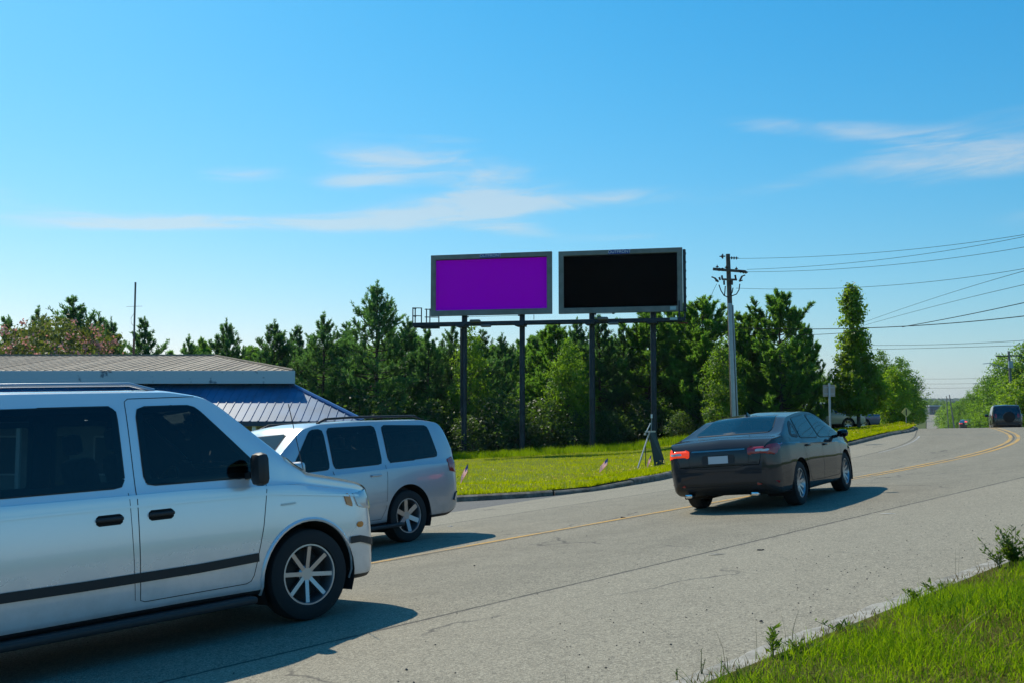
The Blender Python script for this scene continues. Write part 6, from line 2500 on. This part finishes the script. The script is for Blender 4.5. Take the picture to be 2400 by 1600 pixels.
# lawn grass across the road
rng = np.random.default_rng(77)
n = 420000
i0, i1 = int(np.argmin(np.abs(KR[:, 0] + 5))), nK - 1
ii = rng.uniform(i0, i1 - 1, n)
jj = rng.random(n) ** 1.25 * (nrow * .63)
a, b = ii.astype(int), jj.astype(int)
fa, fb_ = (ii - a)[:, None], (jj - b)[:, None]
P = (LV[b, a] * (1 - fa) + LV[b, a + 1] * fa) * (1 - fb_) + (LV[b + 1, a] * (1 - fa) + LV[b + 1, a + 1] * fa) * fb_
cl = clumpy(P[:, 0], P[:, 1], 1.6, 4)
cl2 = clumpy(P[:, 0], P[:, 1], 7.0, 6)
keep = (rng.random(n) < np.clip(.60 + .8 * cl2, .06, 1)) & (P[:, 1] < 64)
# denser and longer where the mower does not reach: by the kerb and round the trees
P, cl, cl2, jj = P[keep], cl[keep], cl2[keep], jj[keep]
dk = jj / (nrow * .63)
hgt = .075 + .04 * np.clip(cl2, 0, 1) + .02 * (dk < .04)
V, F = blades(P, rng, hgt, .016, .7, 1)
tag(np_mesh('lawn_grass', V, F, M_LAWNB), 'sunlit yellow-green grass of the lawn under the billboards', 'grass', kind='stuff')
# tall fringe at the shaded back edge
n = 26000
x = rng.uniform(-6, 14, n)
y = 58.6 + rng.normal(0, 1.1, n) - .12 * x
P = np.stack([x, y, np.array([0.0] * n)], -1)
P[:, 2] = lawn_z(x, y) + .02
V, F = blades(P, rng, .34 * (1 + .6 * clumpy(x, y, 2.5, 9)), .02, .5, 2)
tag(np_mesh('tall_grass', V, F, M_GRASS), 'tall grass fringe along the feet of the billboard posts', 'grass', kind='stuff')
# yellow flowers sprinkled over the front of the lawn
n = 1500
ii = rng.uniform(i0, nK - 60, n)
jj = 1.2 + np.abs(rng.normal(0, 1, n)) * 9
sel = (rng.random(n) < np.clip(.45 + clumpy(ii * .5, jj * 1.0, .55, 12) * 1.3, 0.02, 1)) & (jj < nrow * .6)
ii, jj = ii[sel], jj[sel]
a, b = ii.astype(int), jj.astype(int)
P = LV[b, a] * (1 - (ii - a)[:, None]) + LV[b, a + 1] * (ii - a)[:, None] + rng.normal(0, .15, (len(ii), 3)) * [1, 1, 0]
P[:, 2] += rng.uniform(.10, .20, len(P))
C = np.repeat(P, 3, 0) + rng.normal(0, .014, (len(P) * 3, 3))
nn = np.array([0, -.4, 1]) + rng.normal(0, .5, C.shape)
nn /= np.linalg.norm(nn, axis=1, keepdims=True)
V, F = leaf_quads(C, nn, rng, .045, .9)
tag(np_mesh('yellow_flowers', V, F, M_YFL), 'tiny yellow flowers scattered through the front of the lawn', 'flowers', kind='stuff')

# grit and litter on the road
M_GRIT = mat('grit', (.10, .095, .085), .9, vary=.5, vscale=30)
rng = np.random.default_rng(9)
gv, gf = [], []
base = np.array([(1, 0, 0), (-1, 0, 0), (0, 1, 0), (0, -1, 0), (0, 0, .8), (0, 0, -.3)], float)
tri = np.array([(0, 2, 4), (2, 1, 4), (1, 3, 4), (3, 0, 4), (2, 0, 5), (1, 2, 5), (3, 1, 5), (0, 3, 5)])
n = 520
s = rng.uniform(1.5, 20, n)
t = -_RE + np.abs(rng.normal(0, 1, n)) * 1.1 + .05
t = np.where(rng.random(n) < .2, rng.uniform(-6.8, 3.4, n), t)
P = road_pt(s, t)
for i in range(n):
    sc = rng.uniform(.003, .009) * (1.6 if rng.random() < .05 else 1)
    v = base * (rng.uniform(.7, 1.3, (6, 1))) * sc
    a_ = rng.uniform(0, 6.28)
    v = v @ np.array([[math.cos(a_), -math.sin(a_), 0], [math.sin(a_), math.cos(a_), 0], [0, 0, 1]])
    gf.append(tri + 6 * i)
    gv.append(v + P[i] + [0, 0, sc * .3])
tag(np_mesh('gravel', np.concatenate(gv), np.concatenate(gf), M_GRIT), 'loose grit scattered on the near shoulder', 'gravel', kind='stuff')


def litter(px, py, size, m, label, name='litter'):
    u, w_ = ray(px, py)
    for Y in np.linspace(4, 40, 1500):
        x, z = u * Y, CAM_Z + w_ * Y
        g = surf_z(x, Y)
        if z <= g:
            break
    r_ = random.Random(int(px))
    V = []
    nn_ = 7
    for k in range(nn_):
        a_ = 2 * math.pi * k / nn_
        q = r_.uniform(.7, 1.2)
        V.append((math.cos(a_) * size[0] * q, math.sin(a_) * size[1] * q, .004))
    V += [(v[0] * .7, v[1] * .7, size[2] * r_.uniform(.7, 1.3)) for v in V]
    F = [tuple(range(nn_, 2 * nn_)), tuple(reversed(range(nn_)))] + [(k, (k + 1) % nn_, nn_ + (k + 1) % nn_, nn_ + k) for k in range(nn_)]
    o = MB().add(V, F).build(name, m)
    o.location = (x, Y, g)
    tag(o, label, 'debris')


M_LIT = mat('pale_scrap', (.42, .41, .38), .8)
M_DRK = mat('dark_scrap', (.02, .02, .02), .8)
litter(1683, 1298, (.10, .022, .006), mat('grey_scrap', (.20, .19, .17), .8), 'flat pale splinter lying beside the near lane joint', 'wood_splinter')
litter(1782, 1289, (.05, .02, .015), M_DRK, 'small black scrap on the pale shoulder right of the splinter', 'rubber_scrap')
litter(2082, 1203, (.11, .022, .006), M_LIT, 'white paper strip near the lane joint right of the sedan', 'paper_scrap')
litter(1784, 1457, (.018, .013, .012), M_DRK, 'dark pebble on the shoulder in the foreground', 'pebble')
litter(1460, 1213, (.05, .02, .02), mat('brown_scrap', (.10, .06, .04), .8), 'brown scrap lying on the yellow line left of the sedan', 'rubber_scrap')
litter(1056, 1233, (.06, .025, .012), M_LIT, 'white scrap on the far shoulder behind the silver SUV', 'paper_scrap')
litter(1106, 1172, (.07, .04, .03), M_LIT, 'white crumpled scrap against the far kerb', 'paper_scrap')

# ================================================================== summer haze over the valley
M_HAZE = bpy.data.materials.new('haze_air')
M_HAZE.use_nodes = True
_t = M_HAZE.node_tree
_t.nodes.clear()
_o = _t.nodes.new('ShaderNodeOutputMaterial')
_v = _t.nodes.new('ShaderNodeVolumePrincipled')
_v.inputs['Color'].default_value = (0.72, 0.84, 0.95, 1)
_v.inputs['Density'].default_value = 0.00009
_v.inputs['Anisotropy'].default_value = 0.3
_t.links.new(_v.outputs[0], _o.inputs['Volume'])
hb = MB().box((0, 0, 30), (8600, 8600, 90)).build('haze', M_HAZE)
tag(hb, 'thin pale summer haze in the air', 'haze', kind='stuff')
